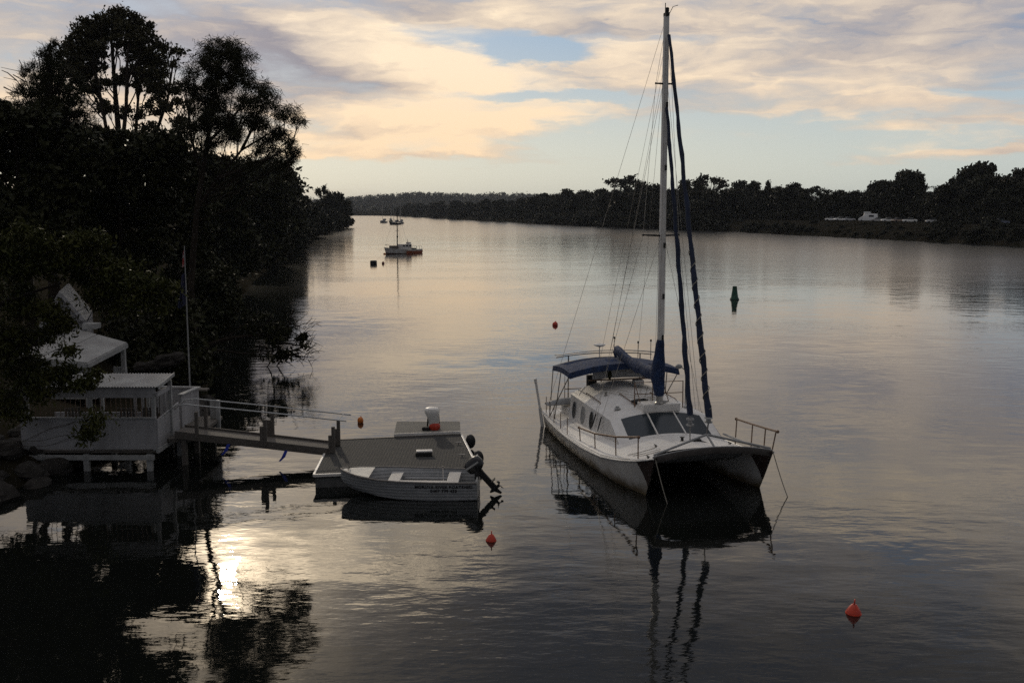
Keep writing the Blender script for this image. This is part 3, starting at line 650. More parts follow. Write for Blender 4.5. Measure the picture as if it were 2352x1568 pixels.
# wooded hills and the flat behind the upper reach: one continuous forest
fq = []
hx = [h[0] for h in HILLS]; hz = [h[1] for h in HILLS]
rng = np.random.default_rng(5); cen = []
for i in range(2600):
    x = rng.uniform(min(hx), max(hx)); s = rng.uniform(0, 1) ** .6; y = lerp(2080, 2720, s)
    xr = x * np.interp(y, [2000, 2250, 2700], [.74, .85, 1.0]); zt = np.interp(x, hx, hz)
    z = np.interp(y, [2000, 2250, 2700], [-2, zt * .35, zt - 9]); cen.append((xr, y, z + 4))
for i in range(900):
    y = rng.uniform(650, 1900); x = float(np.interp(y, [547, 900, 1340, 2000], [28.6, -55, -150, -330])) + rng.uniform(22, 420)
    cen.append((x, y, 7.5)); cen.append((x, y, 2.5))
for i in range(300):
    cen.append((rng.uniform(-900, -140), rng.uniform(1640, 1780), 7.0))
cen = np.array(cen); nl = 34; n = len(cen) * nl
idx = np.repeat(np.arange(len(cen)), nl); off = rng.normal(size=(n, 3)) * np.array([2.9, 2.9, 2.3])
c = cen[idx] + off; a = rng.normal(size=(n, 3)); a /= np.linalg.norm(a, axis=1, keepdims=True); bb = np.cross(a, rng.normal(size=(n, 3))); bb /= np.linalg.norm(bb, axis=1, keepdims=True)
s = rng.uniform(1.0, 2.2, (n, 1)); fo = quads_mesh('forest', np.stack([c - a * s, c + bb * s * .7, c + a * s, c - bb * s * .7], axis=1), lf_far)
tag(fo, 'unbroken forest covering the far hills and river flats', 'forest', kind='stuff')

# ------------------------------------------------------------------ catamaran (x forward, y to its port side, z up)
m_hull = mat('hull_paint', (.66, .64, .60), (.50, .47, .43), rough=.42, scale=1.6)
def stain(m):                 # grime creeping up from the waterline
    t = m.node_tree; b = t.nodes['Principled BSDF']; src = b.inputs['Base Color'].links[0].from_socket
    co = t.nodes.new('ShaderNodeTexCoord'); sp_ = t.nodes.new('ShaderNodeSeparateXYZ'); t.links.new(co.outputs['Object'], sp_.inputs[0])
    n = t.nodes.new('ShaderNodeTexNoise'); n.inputs['Scale'].default_value = 2.6; n.inputs['Detail'].default_value = 5; t.links.new(co.outputs['Object'], n.inputs['Vector'])
    ma = t.nodes.new('ShaderNodeMath'); ma.operation = 'MULTIPLY_ADD'; t.links.new(n.outputs[0], ma.inputs[0]); ma.inputs[1].default_value = -.5; t.links.new(sp_.outputs[2], ma.inputs[2])
    mr = t.nodes.new('ShaderNodeMapRange'); mr.interpolation_type = 'SMOOTHSTEP'; t.links.new(ma.outputs[0], mr.inputs[0]); mr.inputs[1].default_value = .16; mr.inputs[2].default_value = -.22
    mx = t.nodes.new('ShaderNodeMix'); mx.data_type = 'RGBA'; t.links.new(mr.outputs[0], mx.inputs[0]); t.links.new(src, mx.inputs[6]); mx.inputs[7].default_value = (.16, .12, .07, 1)
    t.links.new(mx.outputs[2], b.inputs['Base Color'])
stain(m_hull)
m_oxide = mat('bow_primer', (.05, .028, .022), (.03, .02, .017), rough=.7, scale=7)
YAW = R(13.5)
cat = empty('catamaran', (5.49, 28.67, 0), math.atan2(-math.cos(YAW), math.sin(YAW)), 'white cruising catamaran with blue sail covers and tall mast moored mid river', 'boat')
SX = [-9.7, -9, -8, -6, -4, -2.4, -1, 0, .4, .72]
SZ = [.60, .55, .51, .48, .53, .62, .82, 1.03, 1.14, 1.25]
HB = [.40, .48, .58, .65, .66, .62, .5, .33, .17, .025]
WL = [.30, .36, .46, .55, .56, .48, .31, .13, .05, .012]
YC = .1
def sheer(x): return interp(x, SX, SZ)
def hbeam(x): return interp(x, SX, HB)
def outer(x): return 1.75 + hbeam(x)
def hull_pt(X, t, side, off=0.0):      # t 0 keel .. 1 sheer, side -1/+1 of the hull's own centre plane
    z = lerp(-.35, sheer(X), t); zr = z / sheer(X)
    if z >= 0: bw = lerp(interp(X, SX, WL), hbeam(X), zr ** .8)
    else: bw = interp(X, SX, WL) * max(.02, 1 + z / .36)
    k = max(0.0, (X + 1.5) / 2.22)
    return (X - k * .72 * (1 - zr), side * (bw + off), z)
def deck_z(x, y):
    cr = interp(x, [-9.7, -8, -5, -2.6, -1, -.2, .7], [.06, .25, .46, .48, .36, .24, .02])
    return sheer(x) + cr * max(0, 1 - (abs(y) / outer(x)) ** 2)
XS = [-9.7, -9.2, -8.4, -7, -5.5, -4, -3, -2.2, -1.4, -.7, -.3, 0, .25, .45, .6, .68, .72]
for sgn in (-1, 1):
    b = MB(); TL = [0, .15, .32, .45, .6, .75, .9, 1.0]; rows = []
    for X in XS:
        pr = [hull_pt(X, t, -1) for t in TL[::-1]] + [hull_pt(X, t, 1) for t in TL[1:]]
        rows.append([(p[0], p[1] + sgn * 1.75, p[2]) for p in pr])
    b.grid(rows); k = len(rows[0]); b.f.append(tuple(range(k)))
    h_ = b.build('hull', m_hull, cat, smooth=True)
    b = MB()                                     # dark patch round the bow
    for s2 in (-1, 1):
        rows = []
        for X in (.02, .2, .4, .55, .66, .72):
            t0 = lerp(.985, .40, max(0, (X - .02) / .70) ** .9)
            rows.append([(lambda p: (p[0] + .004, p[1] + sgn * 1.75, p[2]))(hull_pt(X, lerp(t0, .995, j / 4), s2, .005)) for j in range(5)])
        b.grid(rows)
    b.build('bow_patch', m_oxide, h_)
    b = MB(); rows = []                          # rubbing strake along the sheer
    for X in XS[:-1]:
        p = hull_pt(X, 1, sgn, .012); rows.append((p[0], p[1] + sgn * 1.75, p[2] - .02))
    b.tube(rows, .022, n=6); b.build('rubbing_strake', m_white, h_, smooth=True)
    b = MB(); rp = [(-9.55, sgn * 2.05), (-9.72, sgn * 2.05)]
    b.bar((-9.66, sgn * 2.10, -.5), (-9.80, sgn * 2.22, .7), .05, .13); b.bar((-9.80, sgn * 2.22, .69), (-9.98, sgn * 2.33, 1.60), .045, .10); b.bar((-9.98, sgn * 2.33, 1.58), (-10.02, sgn * 2.35, 1.76), .06, .12)
    b.build('rudder', m_white, cat, bevel=.015)
# deck
b = MB(); rows = []
for X in [-9.7, -9, -8, -7, -6, -5, -4, -3.2, -2.4, -1.6, -1, -.6, -.25]:
    o_ = outer(X) - .004; rows.append([(X, o_ * s, deck_z(X, o_ * s) + .006) for s in np.linspace(-1, 1, 25)])
b.grid(rows)
for sgn in (-1, 1):
    rows = []
    for X in (-.25, 0, .25, .45, .6, .7):
        rows.append([(X, sgn * 1.75 + s * (hbeam(X) - .004), deck_z(X, 1.75) * .0 + sheer(X) + .006 + (deck_z(-.25, sgn * 1.75 + s * hbeam(X)) - sheer(-.25)) * max(0, 1 - (X + .25) / .6)) for s in (-1, -.5, 0, .5, 1)])
    b.grid(rows)
b.build('deck', m_deck, cat, smooth=True)
b = MB(); rows = []                             # tunnel roof between the hulls and its rising front
for X, z in ((-9.6, .46), (-6, .40), (-3, .42), (-1.6, .50), (-.9, .66), (-.45, .86), (-.26, 1.02)):
    w = 1.75 - hbeam(X) * .5; rows.append([(X, w * s, min(z, deck_z(X, w * s) - .03)) for s in np.linspace(-1, 1, 9)])
b.grid(rows); b.build('bridge_deck', m_grey, cat, smooth=True)
b = MB(); b.box((-9.62, 0, .5), (.06, 3.0, .34)); b.build('transom_beam', m_white, cat)
# low toe rail strip and gear on deck
for sgn in (-1, 1):
    b = MB(); b.tube([(X, sgn * (outer(X) - .05), sheer(X) + .035) for X in (-9.4, -8, -6, -4, -2.4, -1.2, -.4)], .018, n=6); b.build('toe_rail', m_white, cat, smooth=True)

# cabin: crowned roof, straight sides with three oval ports, raked windscreen
def roof_z(x, y):
    c = lerp(1.66, 1.95, (-3.75 - x) / 4.25); e = lerp(1.40, 1.50, (-3.75 - x) / 4.25)
    return lerp(c, e, (abs(y) / 1.66) ** 2)
b = MB(); rows = []
for X in (-3.75, -4.6, -5.5, -6.4, -7.3, -8.0):
    rows.append([(X, YC + 1.66 * s, roof_z(X, 1.66 * s)) for s in np.linspace(-1, 1, 21)])
b.grid(rows)
cab_sides = {}
for sgn in (-1, 1):
    rows = []
    for X in (-2.62, -3.2, -3.75, -4.6, -5.5, -6.4, -7.3, -8.0):
        yb = YC + sgn * 1.74
        top = (X, YC + sgn * 1.66, roof_z(X, 1.66)) if X <= -3.75 else (X, YC + sgn * lerp(1.74, 1.66, (-2.62 - X) / 1.13), lerp(deck_z(-2.62, 1.74), roof_z(-3.75, 1.66), (-2.62 - X) / 1.13))
        bot = (X, yb, deck_z(X, yb) - .02)
        rows.append([tuple(lerp(np.array(bot), np.array(top), j / 3)) for j in range(4)])
    b.grid(rows if sgn > 0 else rows[::-1])
def screen(s, t):             # s -1..1 across, t 0 bottom .. 1 top
    bt_ = np.array((-2.62 + .06 * (1 - s * s), YC + 1.74 * s, deck_z(-2.62, YC + 1.74 * s) + .0)); tp_ = np.array((-3.75, YC + 1.66 * s, roof_z(-3.75, 1.66 * s)))
    return lerp(bt_, tp_, t)
b.grid([[tuple(screen(s, t)) for s in np.linspace(-1, 1, 21)] for t in (0, .33, .66, 1)])
rows = [[(-8.0, YC + 1.66 * s, z_) for s in np.linspace(-1, 1, 21) for z_ in (roof_z(-8, 1.66 * s),)], [(-8.02, YC + 1.66 * s, .55) for s in np.linspace(-1, 1, 21)]]
b.grid(rows)
cabin = b.build('cabin', m_deck, cat, smooth=True)
nrm = np.cross(screen(.2, .5) - screen(0, .5), screen(0, .7) - screen(0, .5)); nrm /= np.linalg.norm(nrm); nrm *= np.sign(nrm[2])
for k in range(3):
    b = MB(); a0, a1 = [(-.80, -.29), (-.255, .245), (.28, .80)][k]
    rows = [[tuple(screen(lerp(a0, a1, j / 8), t) + nrm * .006) for j in range(9)] for t in (.08, .5, .90)]
    b.grid(rows); b.build('windscreen', m_glass, cabin, smooth=True)
b = MB()
for s0 in (-.2725, .2625): b.bar(screen(s0, .06) + nrm * .012, screen(s0, .93) + nrm * .012, .034, .022)
b.build('mullion', m_white, cabin)
for sgn in (-1, 1):
    for k, X in enumerate((-7.45, -6.45, -5.5)):
        b = MB(); n = 24; yb = YC + sgn * 1.74; zb = deck_z(X, yb); zt = roof_z(X, 1.66)
        def side_pt(xx, z): return (xx, YC + sgn * (lerp(1.74, 1.66, (z - zb) / (zt - zb)) + .007), z)
        zc = (zb + zt) / 2 - .03
        ring = [side_pt(X + .20 * math.cos(2 * math.pi * j / n), zc + .30 * math.sin(2 * math.pi * j / n)) for j in range(n)]
        b.add(ring, [tuple(range(n))]); pw = b.build('porthole', [m_glass, m_grey, m_black][k] if sgn < 0 else m_glass, cabin)
        b = MB(); b.tube(ring + [ring[0]], .014, n=5, cap=False); b.build('rim', m_grey, pw, smooth=True)
# roof furniture
b = MB(); b.box((-3.95, .16, 1.74), (.62, 1.25, .26)); b.build('mast_step', m_deck, cabin, bevel=.03)
b = MB(); b.box((-6.9, .55, 2.03), (.3, .34, .16)); b.build('roof_vent', m_alu2, cabin, bevel=.02)
b = MB(); b.ellipsoid((-4.75, -.25, roof_z(-4.75, .25) + .05), (.18, .24, .06), jit=.2); b.ellipsoid((-4.85, -.05, roof_z(-4.8, .1) + .05), (.12, .2, .05), jit=.2); b.build('rope_coil', m_black, cabin)
for (x, y) in ((-4.5, -1.05), (-5.0, 1.2), (-4.3, 1.25)):
    z = roof_z(x, y); b = MB(); b.lathe([(.10, z), (.12, z + .015), (.07, z + .03), (.06, z + .07), (.075, z + .09)], n=14, c=(x, y, 0)); b.build('deck_light', m_alu2, cabin, smooth=True)
for sgn in (-1, 1):
    for x0, yy in ((-7.2, 1.35), (-6.0, .55)):
        b = MB(); b.tube([(x0, YC + sgn * yy, roof_z(x0, yy) + .01), (x0 + .05, YC + sgn * yy, roof_z(x0, yy) + .05), (x0 + 1.55, YC + sgn * yy, roof_z(x0 + 1.6, yy) + .05), (x0 + 1.6, YC + sgn * yy, roof_z(x0 + 1.6, yy) + .01)], .016, n=6)
        b.build('grab_rail', m_rust, cabin)
    b = MB()
    for q in range(3):
        x0 = -7.6 + q * .5; b.tube([(x0, YC + sgn * .9, roof_z(x0, .9) + .06), (x0 + 1.8, YC + sgn * .1, roof_z(x0 + 1.8, .1) + .05), (-3.9, YC + .1 * sgn, 1.98)], .008, n=4)
    b.build('control_line', m_rope, cabin)
    b = MB(); x0 = -6.25; z = roof_z(x0, 1.0); b.lathe([(.05, z), (.06, z + .05), (.035, z + .06), (.035, z + .11), (.055, z + .13)], n=12, c=(x0, YC + sgn * .95, 0)); b.build('winch', m_steel, cabin, smooth=True)
# foredeck: windlass, cleats, hatch lines, net and hollow
b = MB(); b.box((-1.35, .35, 1.16), (.16, .24, .12)); b.lathe([(.05, 1.1), (.08, 1.14), (.04, 1.17), (.04, 1.24), (.08, 1.27)], n=12, c=(-1.5, -.05, 0)); b.tube([(-1.35, .35, 1.2), (-.9, .75, 1.1)], .02); b.build('windlass', m_black, cat)
for (x, y) in ((-1.1, -1.05), (-1.1, 1.3), (.1, -1.75), (.1, 1.75)):
    z = deck_z(x, y) if x < -.3 else sheer(x) + .03
    b = MB(); b.tube([(x - .11, y, z + .07), (x + .11, y, z + .07)], .016, n=6); b.tube([(x - .04, y, z), (x - .04, y, z + .07)], .014, n=6); b.tube([(x + .04, y, z), (x + .04, y, z + .07)], .014, n=6); b.build('cleat', m_black, cat)
b = MB()
for q, (x, w) in enumerate(((-1.0, .42), (-.72, .45), (-.45, .4))):
    b.tube([(x, -1.95 + q * .05, deck_z(x, 1.9) + .02), (x + .07, -1.6, deck_z(x, 1.6) + .02), (x + .02, -1.95 + w * 2, deck_z(x, 1.1) + .02)], .009, n=5)
b.build('deck_line', m_rope, cat)
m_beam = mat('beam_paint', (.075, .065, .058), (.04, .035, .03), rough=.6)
b = MB(); rows = []
for X in (-.24, .05, .32, .52): rows.append([(X, 1.42 * s * (1 - .1 * max(0, X)), lerp(deck_z(-.25, 1.42 * s), lerp(1.40, 1.2, s * s), (X + .25) / .8) - .05 - .03 * math.cos(s * 1.5)) for s in np.linspace(-1, 1, 17)])
m_net = mat('netting', (.016, .04, .026), (.03, .055, .04), rough=.9, scale=14, lo=.45, hi=.56)
b.grid(rows); b.build('trampoline_net', m_net, cat)
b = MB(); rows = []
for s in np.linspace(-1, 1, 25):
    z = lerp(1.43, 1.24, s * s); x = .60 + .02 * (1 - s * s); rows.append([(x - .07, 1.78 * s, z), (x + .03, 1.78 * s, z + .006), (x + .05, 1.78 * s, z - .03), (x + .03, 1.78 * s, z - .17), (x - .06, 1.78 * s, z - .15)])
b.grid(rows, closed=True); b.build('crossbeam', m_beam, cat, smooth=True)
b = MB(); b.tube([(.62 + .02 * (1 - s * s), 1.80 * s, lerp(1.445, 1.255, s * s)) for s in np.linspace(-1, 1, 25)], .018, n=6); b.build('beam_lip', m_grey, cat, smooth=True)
b = MB(); ap = (.08, .02, 1.68)
b.tube([(.58, -1.76, 1.30), ap], .034, n=8); b.tube([(.58, 1.76, 1.30), ap], .034, n=8); b.tube([ap, (.55, .05, 1.42)], .03, n=8); b.build('bow_strut', m_grey, cat, smooth=True)
# mast, spreaders, rolled sails, standing rigging
MX, MY = -3.75, .1
b = MB(); b.tube([(MX, MY, 1.86), (MX, MY, 5), (MX, MY, 9), (MX, MY, 13.85)], [.095, .095, .093, .082], n=14, sq=(1.15, .85)); mast = b.build('mast', m_white, cat, smooth=True)
b = MB(); b.box((MX, MY, 13.9), (.22, .12, .10)); b.tube([(MX - .05, MY - .02, 13.9), (MX - .05, MY - .02, 14.25)], .014, n=6); b.tube([(MX + .06, MY + .06, 13.9), (MX + .12, MY + .16, 14.12), (MX + .35, MY + .22, 14.12)], .01, n=5); b.lathe([(.05, 13.95), (.06, 14.0), (.06, 14.08), (.04, 14.1)], n=10, c=(MX + .05, MY, 0)); b.build('masthead', m_black, mast)
for z, w in ((7.2, .60), (11.84, .26)):
    for sgn in (-1, 1):
        b = MB(); b.tube([(MX, MY + sgn * .06, z), (MX - .12, MY + sgn * w, z + .02)], [.032, .022], n=8); b.ellipsoid((MX - .12, MY + sgn * w, z + .02), (.035, .035, .035), 8, 6); b.build('spreader', m_black, mast, smooth=True)
b = MB()
for z in (5.3, 6.9, 9.3, 4.0, 11.2): b.box((MX + .11, MY + .03, z), (.05, .06, .16))
b.build('mast_fitting', m_black, mast)
def wire(pts, r=.006, name='stay', m=m_steel): b_ = MB(); b_.tube(pts, r, n=4); return b_.build(name, m, cat)
for sgn in (-1, 1):
    wire([(MX - .05, MY, 13.6), (MX - .12, MY + sgn * .26, 11.86), (MX - .12, MY + sgn * .60, 7.22), (-5.0, YC + sgn * 1.85, .92)], name='cap_shroud')
    wire([(MX, MY + sgn * .08, 7.1), (-4.4, YC + sgn * 1.85, .94)], name='lower_shroud'); wire([(MX, MY + sgn * .08, 11.8), (-4.7, YC + sgn * 1.85, .93)], name='lower_shroud')
    wire([(MX - .08, MY, 13.75), (-9.3, sgn * 2.1, .7)], name='backstay')
    wire([(MX - .1, MY + sgn * .03, 12.8), (-7.4, sgn * .7, 2.75)], r=.005, name='topping_lift')
    wire([(MX + .09, MY + sgn * .05, 13.2), (MX + .12, MY + sgn * .08, 4.1)], r=.005, name='halyard', m=m_rope)
    for k in range(2):
        b = MB(); x0 = (-5.0, -4.4)[k]; z0 = .92; t = .045 + .02 * k
        p = np.array((x0, YC + sgn * 1.85, z0)); q = np.array((MX, MY + sgn * .4, 7.2)); d = (q - p) / np.linalg.norm(q - p)
        b.tube([p, p + d * .12, p + d * .42, p + d * .5], [.012, .022, .022, .01], n=6); b.build('turnbuckle', m_black, cat)
wire([(MX - .12, MY - .02, 12.3), (-7.7, MY - .3, 3.05)], name='topping_lift', r=.005)
def furled(p, q, r0, r1, name, spiral, m):
    b_ = MB(); p, q = np.array(p), np.array(q); n = 40; pts, rs = [], []
    for i in range(n + 1):
        t = i / n; pts.append(lerp(p, q, t) + np.array([.012 * math.sin(t * 60), .012 * math.cos(t * 47), 0])); rs.append(lerp(r0, r1, t) * (1 + .10 * math.sin(t * 95) + .08 * math.sin(t * 37 + 1)))
    b_.tube(pts, rs, n=10); o = b_.build(name, m, cat, smooth=True)
    if spiral:
        d = q - p; d = d / np.linalg.norm(d); a = np.array([1, 0, 0]) - d * d[0]; a /= np.linalg.norm(a); c_ = np.cross(d, a); b_ = MB(); sp_ = []
        for i in range(90):
            t = spiral[0] + (spiral[1] - spiral[0]) * i / 89; th = i * .62; rr = lerp(r0, r1, t) * 1.16
            sp_.append(lerp(p, q, t) + (a * math.cos(th) + c_ * math.sin(th)) * rr)
        b_.tube(sp_, .014, n=5); b_.build('lashing', m_rope, o)
    return o
m_sail = mat('furled_sail_cover', (.012, .024, .062), (.008, .013, .03), rough=.75, scale=3)
fs = furled((.10, .06, 2.15), (-3.50, .1, 13.25), .092, .05, 'furled_genoa', (.02, .42), m_sail)
b = MB(); b.lathe([(.03, 2.02), (.11, 2.03), (.12, 2.07), (.07, 2.08), (.07, 2.14), (.12, 2.15), (.11, 2.19)], n=16, c=(.11, .05, 0)); b.build('furler_drum', m_alu2, fs, smooth=True)
wire([ap, (.11, .05, 2.05)], r=.022, name='forestay')
fs = furled((-1.36, .12, 1.95), (-3.58, .1, 11.1), .085, .05, 'furled_jib', None, m_sail)
b = MB(); b.lathe([(.03, 1.62), (.11, 1.64), (.12, 1.68), (.06, 1.70), (.06, 1.80), (.12, 1.82), (.11, 1.86), (.03, 1.9)], n=16, c=(-1.34, .12, 0)); b.build('furler_drum', m_grey, fs, smooth=True)
wire([(-1.30, .12, 1.02), (-1.34, .12, 1.66)], r=.02, name='forestay')
# boom with its lumpy cover and the collar round the mast
b = MB(); b.tube([(MX - .1, MY, 2.55), (-7.75, MY, 2.86)], .055, n=10); b.build('boom', m_white, cat, smooth=True)
b = MB(); prof = [(-8.05, 3.06, .10), (-7.85, 3.03, .17), (-7.5, 2.98, .19), (-6.9, 2.84, .20), (-6.4, 2.80, .18), (-5.9, 2.74, .22), (-5.3, 2.76, .20), (-4.8, 2.72, .23), (-4.3, 2.78, .22), (-3.95, 2.85, .2)]
rows = []
for i, (x, z, r_) in enumerate(prof):
    rows.append([(x + .03 * math.sin(j * 2 + i), MY + r_ * .62 * math.cos(2 * math.pi * j / 14) * (1 + .12 * math.sin(j * 3 + i * 2)), z + r_ * 1.0 * math.sin(2 * math.pi * j / 14) * (1 + .10 * math.sin(j * 2.3 + i))) for j in range(14)])
b.grid(rows, closed=True); b.f.append(tuple(range(14))[::-1]); sc_o = b.build('sail_cover', m_blue, cat, smooth=True)
b = MB(); b.add([(-7.95, MY, 3.12), (-8.16, MY - .04, 2.95), (-8.05, MY, 2.72), (-7.80, MY + .04, 2.86), (-7.85, MY, 3.05)], [(0, 1, 2, 3, 4)]); b.build('cover_flap', m_blue, sc_o, solid=.02)
b = MB(); rows = []
for z, w, dx in ((3.92, .15, 0), (3.75, .19, .04), (3.4, .24, .14), (3.0, .31, .22), (2.7, .33, .24), (2.45, .28, .18), (2.3, .24, .08), (2.12, .2, .03)):
    dx = max(0, w * 1.05 - .17); rows.append([(MX - dx + w * 1.05 * math.cos(2 * math.pi * j / 14) * .86 * (1 + .08 * math.sin(j * 3 + z * 9)), MY + w * .68 * math.sin(2 * math.pi * j / 14) * (1 + .1 * math.sin(j * 2 + z * 7)), z) for j in range(14)])
b.grid(rows, closed=True); b.build('mast_cover', m_blue, cat, smooth=True)
b = MB(); b.lathe([(.14, 1.87), (.15, 1.9), (.11, 1.93), (.10, 2.1)], n=14, c=(MX, MY, 0)); b.tube([(MX + .15, MY - .2, 1.9), (MX + .05, MY + .25, 1.93), (MX - .15, MY + .1, 1.9)], .03, n=6); b.build('mast_foot', m_steel, mast)
# guard frames by the mast
for (x, ya, yb) in ((-4.35, -.62, .0), (-4.35, .35, 1.05)):
    b = MB(); za = 1.72; zt = 2.46
    b.tube([(x, YC + ya, roof_z(x, ya)), (x, YC + ya, zt), (x, YC + yb, zt), (x + .02, YC + yb, roof_z(x, yb))], .02, n=6); b.tube([(x, YC + ya, 2.08), (x, YC + yb, 2.08)], .014, n=6); b.tube([(x, YC + ya, zt), (x + .45, YC + ya + .1, roof_z(x + .4, ya))], .016, n=6)
    b.build('guard_frame', m_rust, cat)
b = MB(); b.tube([(-4.6, 1.35, roof_z(-4.6, 1.3)), (-4.6, 1.35, 2.75), (-4.6, 1.15, 2.9)], .02, n=6); b.ellipsoid((-4.6, 1.1, 2.9), (.10, .12, .08)); b.build('deck_lamp', m_grey, cat)
# bow rails, one on each side
def rail(top, feet, name='bow_rail'):
    b_ = MB(); b_.tube(top, .030, n=8); tp = np.array(top)
    b_.ellipsoid(top[0], (.05, .05, .05), 8, 6); b_.ellipsoid(top[-1], (.05, .05, .05), 8, 6)
    o = b_.build(name, m_rust, cat, smooth=True)
    for (x, y) in feet:
        j = int(np.argmin(abs(tp[:, 0] - x))); xs_ = sorted(range(len(tp)), key=lambda q: tp[q, 0]); zz_ = float(np.interp(x, tp[xs_, 0], tp[xs_, 2])); yy_ = float(np.interp(x, tp[xs_, 0], tp[xs_, 1]))
        b_ = MB(); b_.tube([(x, y, (deck_z(x, y) if x < -.25 else sheer(x))), (x, yy_, zz_)], .02, n=6); b_.build('rail_post', m_rust, o)
rail([(-4.7, -2.28, 1.0), (-3.2, -2.24, 1.12), (-1.6, -2.12, 1.36), (-.12, -1.95, 1.66)], [(-4.66, -2.25), (-3.2, -2.22), (-1.6, -2.1), (-.15, -1.95)])
rail([(-2.55, 2.2, 1.50), (-1.4, 2.14, 1.58), (-.3, 2.04, 1.68), (.62, 1.94, 1.78)], [(-2.5, 2.16), (-1.3, 2.1), (-.3, 2.0), (.5, 1.84)])
b = MB(); b.tube([(-2.9, 1.95, .96), (.05, 1.62, 1.22)], .035, n=8); b.ellipsoid((.1, 1.62, 1.24), (.06, .06, .06)); b.build('boat_pole', m_grey, cat, smooth=True)
for sgn in (-1, 1):
    o_prev = None; tops = []
    for x in (-9.3, -8.55, -7.75, -6.8, -5.9):
        y = sgn * (outer(x) - .08); b = MB(); b.tube([(x, y, sheer(x)), (x, y, sheer(x) + .62)], .016, n=6); b.build('stanchion', m_rust, cat); tops.append((x, y, sheer(x) + .6))
    wire(tops + [(-4.7, sgn * 2.28, 1.0)], r=.005, name='lifeline')
# cockpit: coaming, seats, lockers, steering
b = MB(); b.box((-9.05, 0, .80), (.10, 3.2, .34)); b.box((-8.55, -1.55, .78), (1.0, .14, .36)); b.box((-8.55, 1.55, .78), (1.0, .14, .36)); b.build('cockpit_coaming', m_deck, cat, bevel=.03)
b = MB(); rows = []
for t in np.linspace(0, 1, 9):
    w = .36 * math.sin(math.pi * min(1, .15 + t * .85)); rows.append([(-8.75 + .15 * s * 2, -2.35 + 1.7 * t, .92 + .22 * t + .12 * (1 - s * s) * math.sin(math.pi * t)) if False else (-8.7 + w * s, -2.3 + 1.75 * t, 1.02 + .14 * t + .16 * (1 - s * s) * math.sin(math.pi * min(1, t + .15))) for s in np.linspace(-1, 1, 7)])
b.grid(rows); b.build('upturned_board', m_grey, cat, smooth=True, solid=.03)
b = MB(); b.tube([(-9.0, -1.5, .9), (-9.0, -1.5, 2.1), (-9.0, 1.5, 2.1), (-9.0, 1.5, .9)], .02, n=6); b.tube([(-9.0, -1.5, 1.5), (-9.0, 1.5, 1.5)], .016, n=6); b.tube([(-9.0, -.5, 1.5), (-9.0, -.5, 2.1)], .016, n=6); b.tube([(-9.0, -.1, .9), (-9.0, -.1, 2.1)], .03, n=6); b.build('aft_rail', m_rust, cat)
b = MB(); b.box((-8.15, -.75, 1.92), (.22, .34, .42)); b.build('locker', m_black, cat, bevel=.02)
b = MB(); rows = []
for t in (0, .5, 1): rows.append([(-7.95 - .18 * t, YC + s * (1.15 - .1 * t) + .25, lerp(1.97, 2.42, t) + .06 * (1 - s * s)) for s in np.linspace(-1, 1, 13)])
b.grid(rows); b.build('spray_screen', m_white, cat, smooth=True, solid=.02)
b = MB(); b.bar((-7.9, -.95, 1.98), (-7.9, 1.5, 1.98), .05, .05); b.build('handrail', m_rust, cat)
# sun awning on its frame
b = MB(); rows = []
for t in np.linspace(0, 1, 9):
    x = lerp(-6.75, -8.85, t); dz = .07 * math.sin(math.pi * t) - .06 * t
    pr = [(x, -2.02, 2.28 + dz)] + [(x, 2.0 * s, 2.46 + dz + .27 * (1 - s * s)) for s in np.linspace(-1, 1, 19)] + [(x, 2.02, 2.28 + dz)]
    if t == 0: rows.append([(x + .06, p[1], p[2] - .20 if 0 < i < 20 else p[2]) for i, p in enumerate(pr)])
    rows.append(pr)
    if t == 1: rows.append([(x - .04, p[1], p[2] - .14 if 0 < i < 20 else p[2]) for i, p in enumerate(pr)])
b.grid(rows); aw = b.build('sun_awning', m_blue, cat, smooth=True, solid=.012)
for sgn in (-1, 1):
    for xa, xb in ((-6.78, -8.9), (-8.8, -8.95), (-7.8, -8.3)):
        b = MB(); b.tube([(xa, sgn * 2.0, 2.34), (xb, sgn * 2.08, sheer(-9) + .02)], .02, n=6); b.build('awning_pole', m_steel, aw, smooth=True)
# solar arch and dome aerial
b = MB(); rows = []
for s in np.linspace(-1, 1, 15):
    z = 2.80 + .12 * (1 - s * s); rows.append([(-9.15, .05 + 1.9 * s, z - .05), (-8.65, .05 + 1.9 * s * .96, z + .02)])
b.grid(rows); so = b.build('solar_panel', m_alu2, cat, smooth=True, solid=.025)
b = MB(); b.tube([(-9.1, .05 + 1.85 * s, 2.66 + .12 * (1 - s * s)) for s in np.linspace(-1, 1, 11)], .018, n=6)
for s in (-.75, .75): b.tube([(-9.1, .05 + 1.85 * s, .6), (-9.1, .05 + 1.85 * s, 2.72)], .026, n=6)
b.build('arch', m_steel, so)
b = MB(); b.tube([(-8.5, -.35, 2.4), (-8.5, -.35, 3.1)], .018, n=6); b.lathe([(.03, 3.08), (.16, 3.12), (.22, 3.15), (.21, 3.18), (.10, 3.21)], n=18, c=(-8.5, -.35, 0)); b.build('dome_aerial', m_white, cat, smooth=True)
for (x, y, z0, z1) in ((-8.9, .35, 2.7, 3.35), (-8.95, 1.3, 2.6, 3.15), (-8.95, 1.8, 2.5, 3.2)):
    b = MB(); b.tube([(x, y, z0), (x, y, z1)], .012, n=5); b.box((x, y, z1), (.05, .05, .08)); b.build('aerial', m_black, cat)
b = MB(); b.ellipsoid((-7.9, -.15, 2.14), (.06, .06, .16), jit=.3); b.tube([(-7.95, -.15, 2.0), (-7.95, -.15, 2.4)], .012); b.build('pot_plant', lf_acacia, cat)
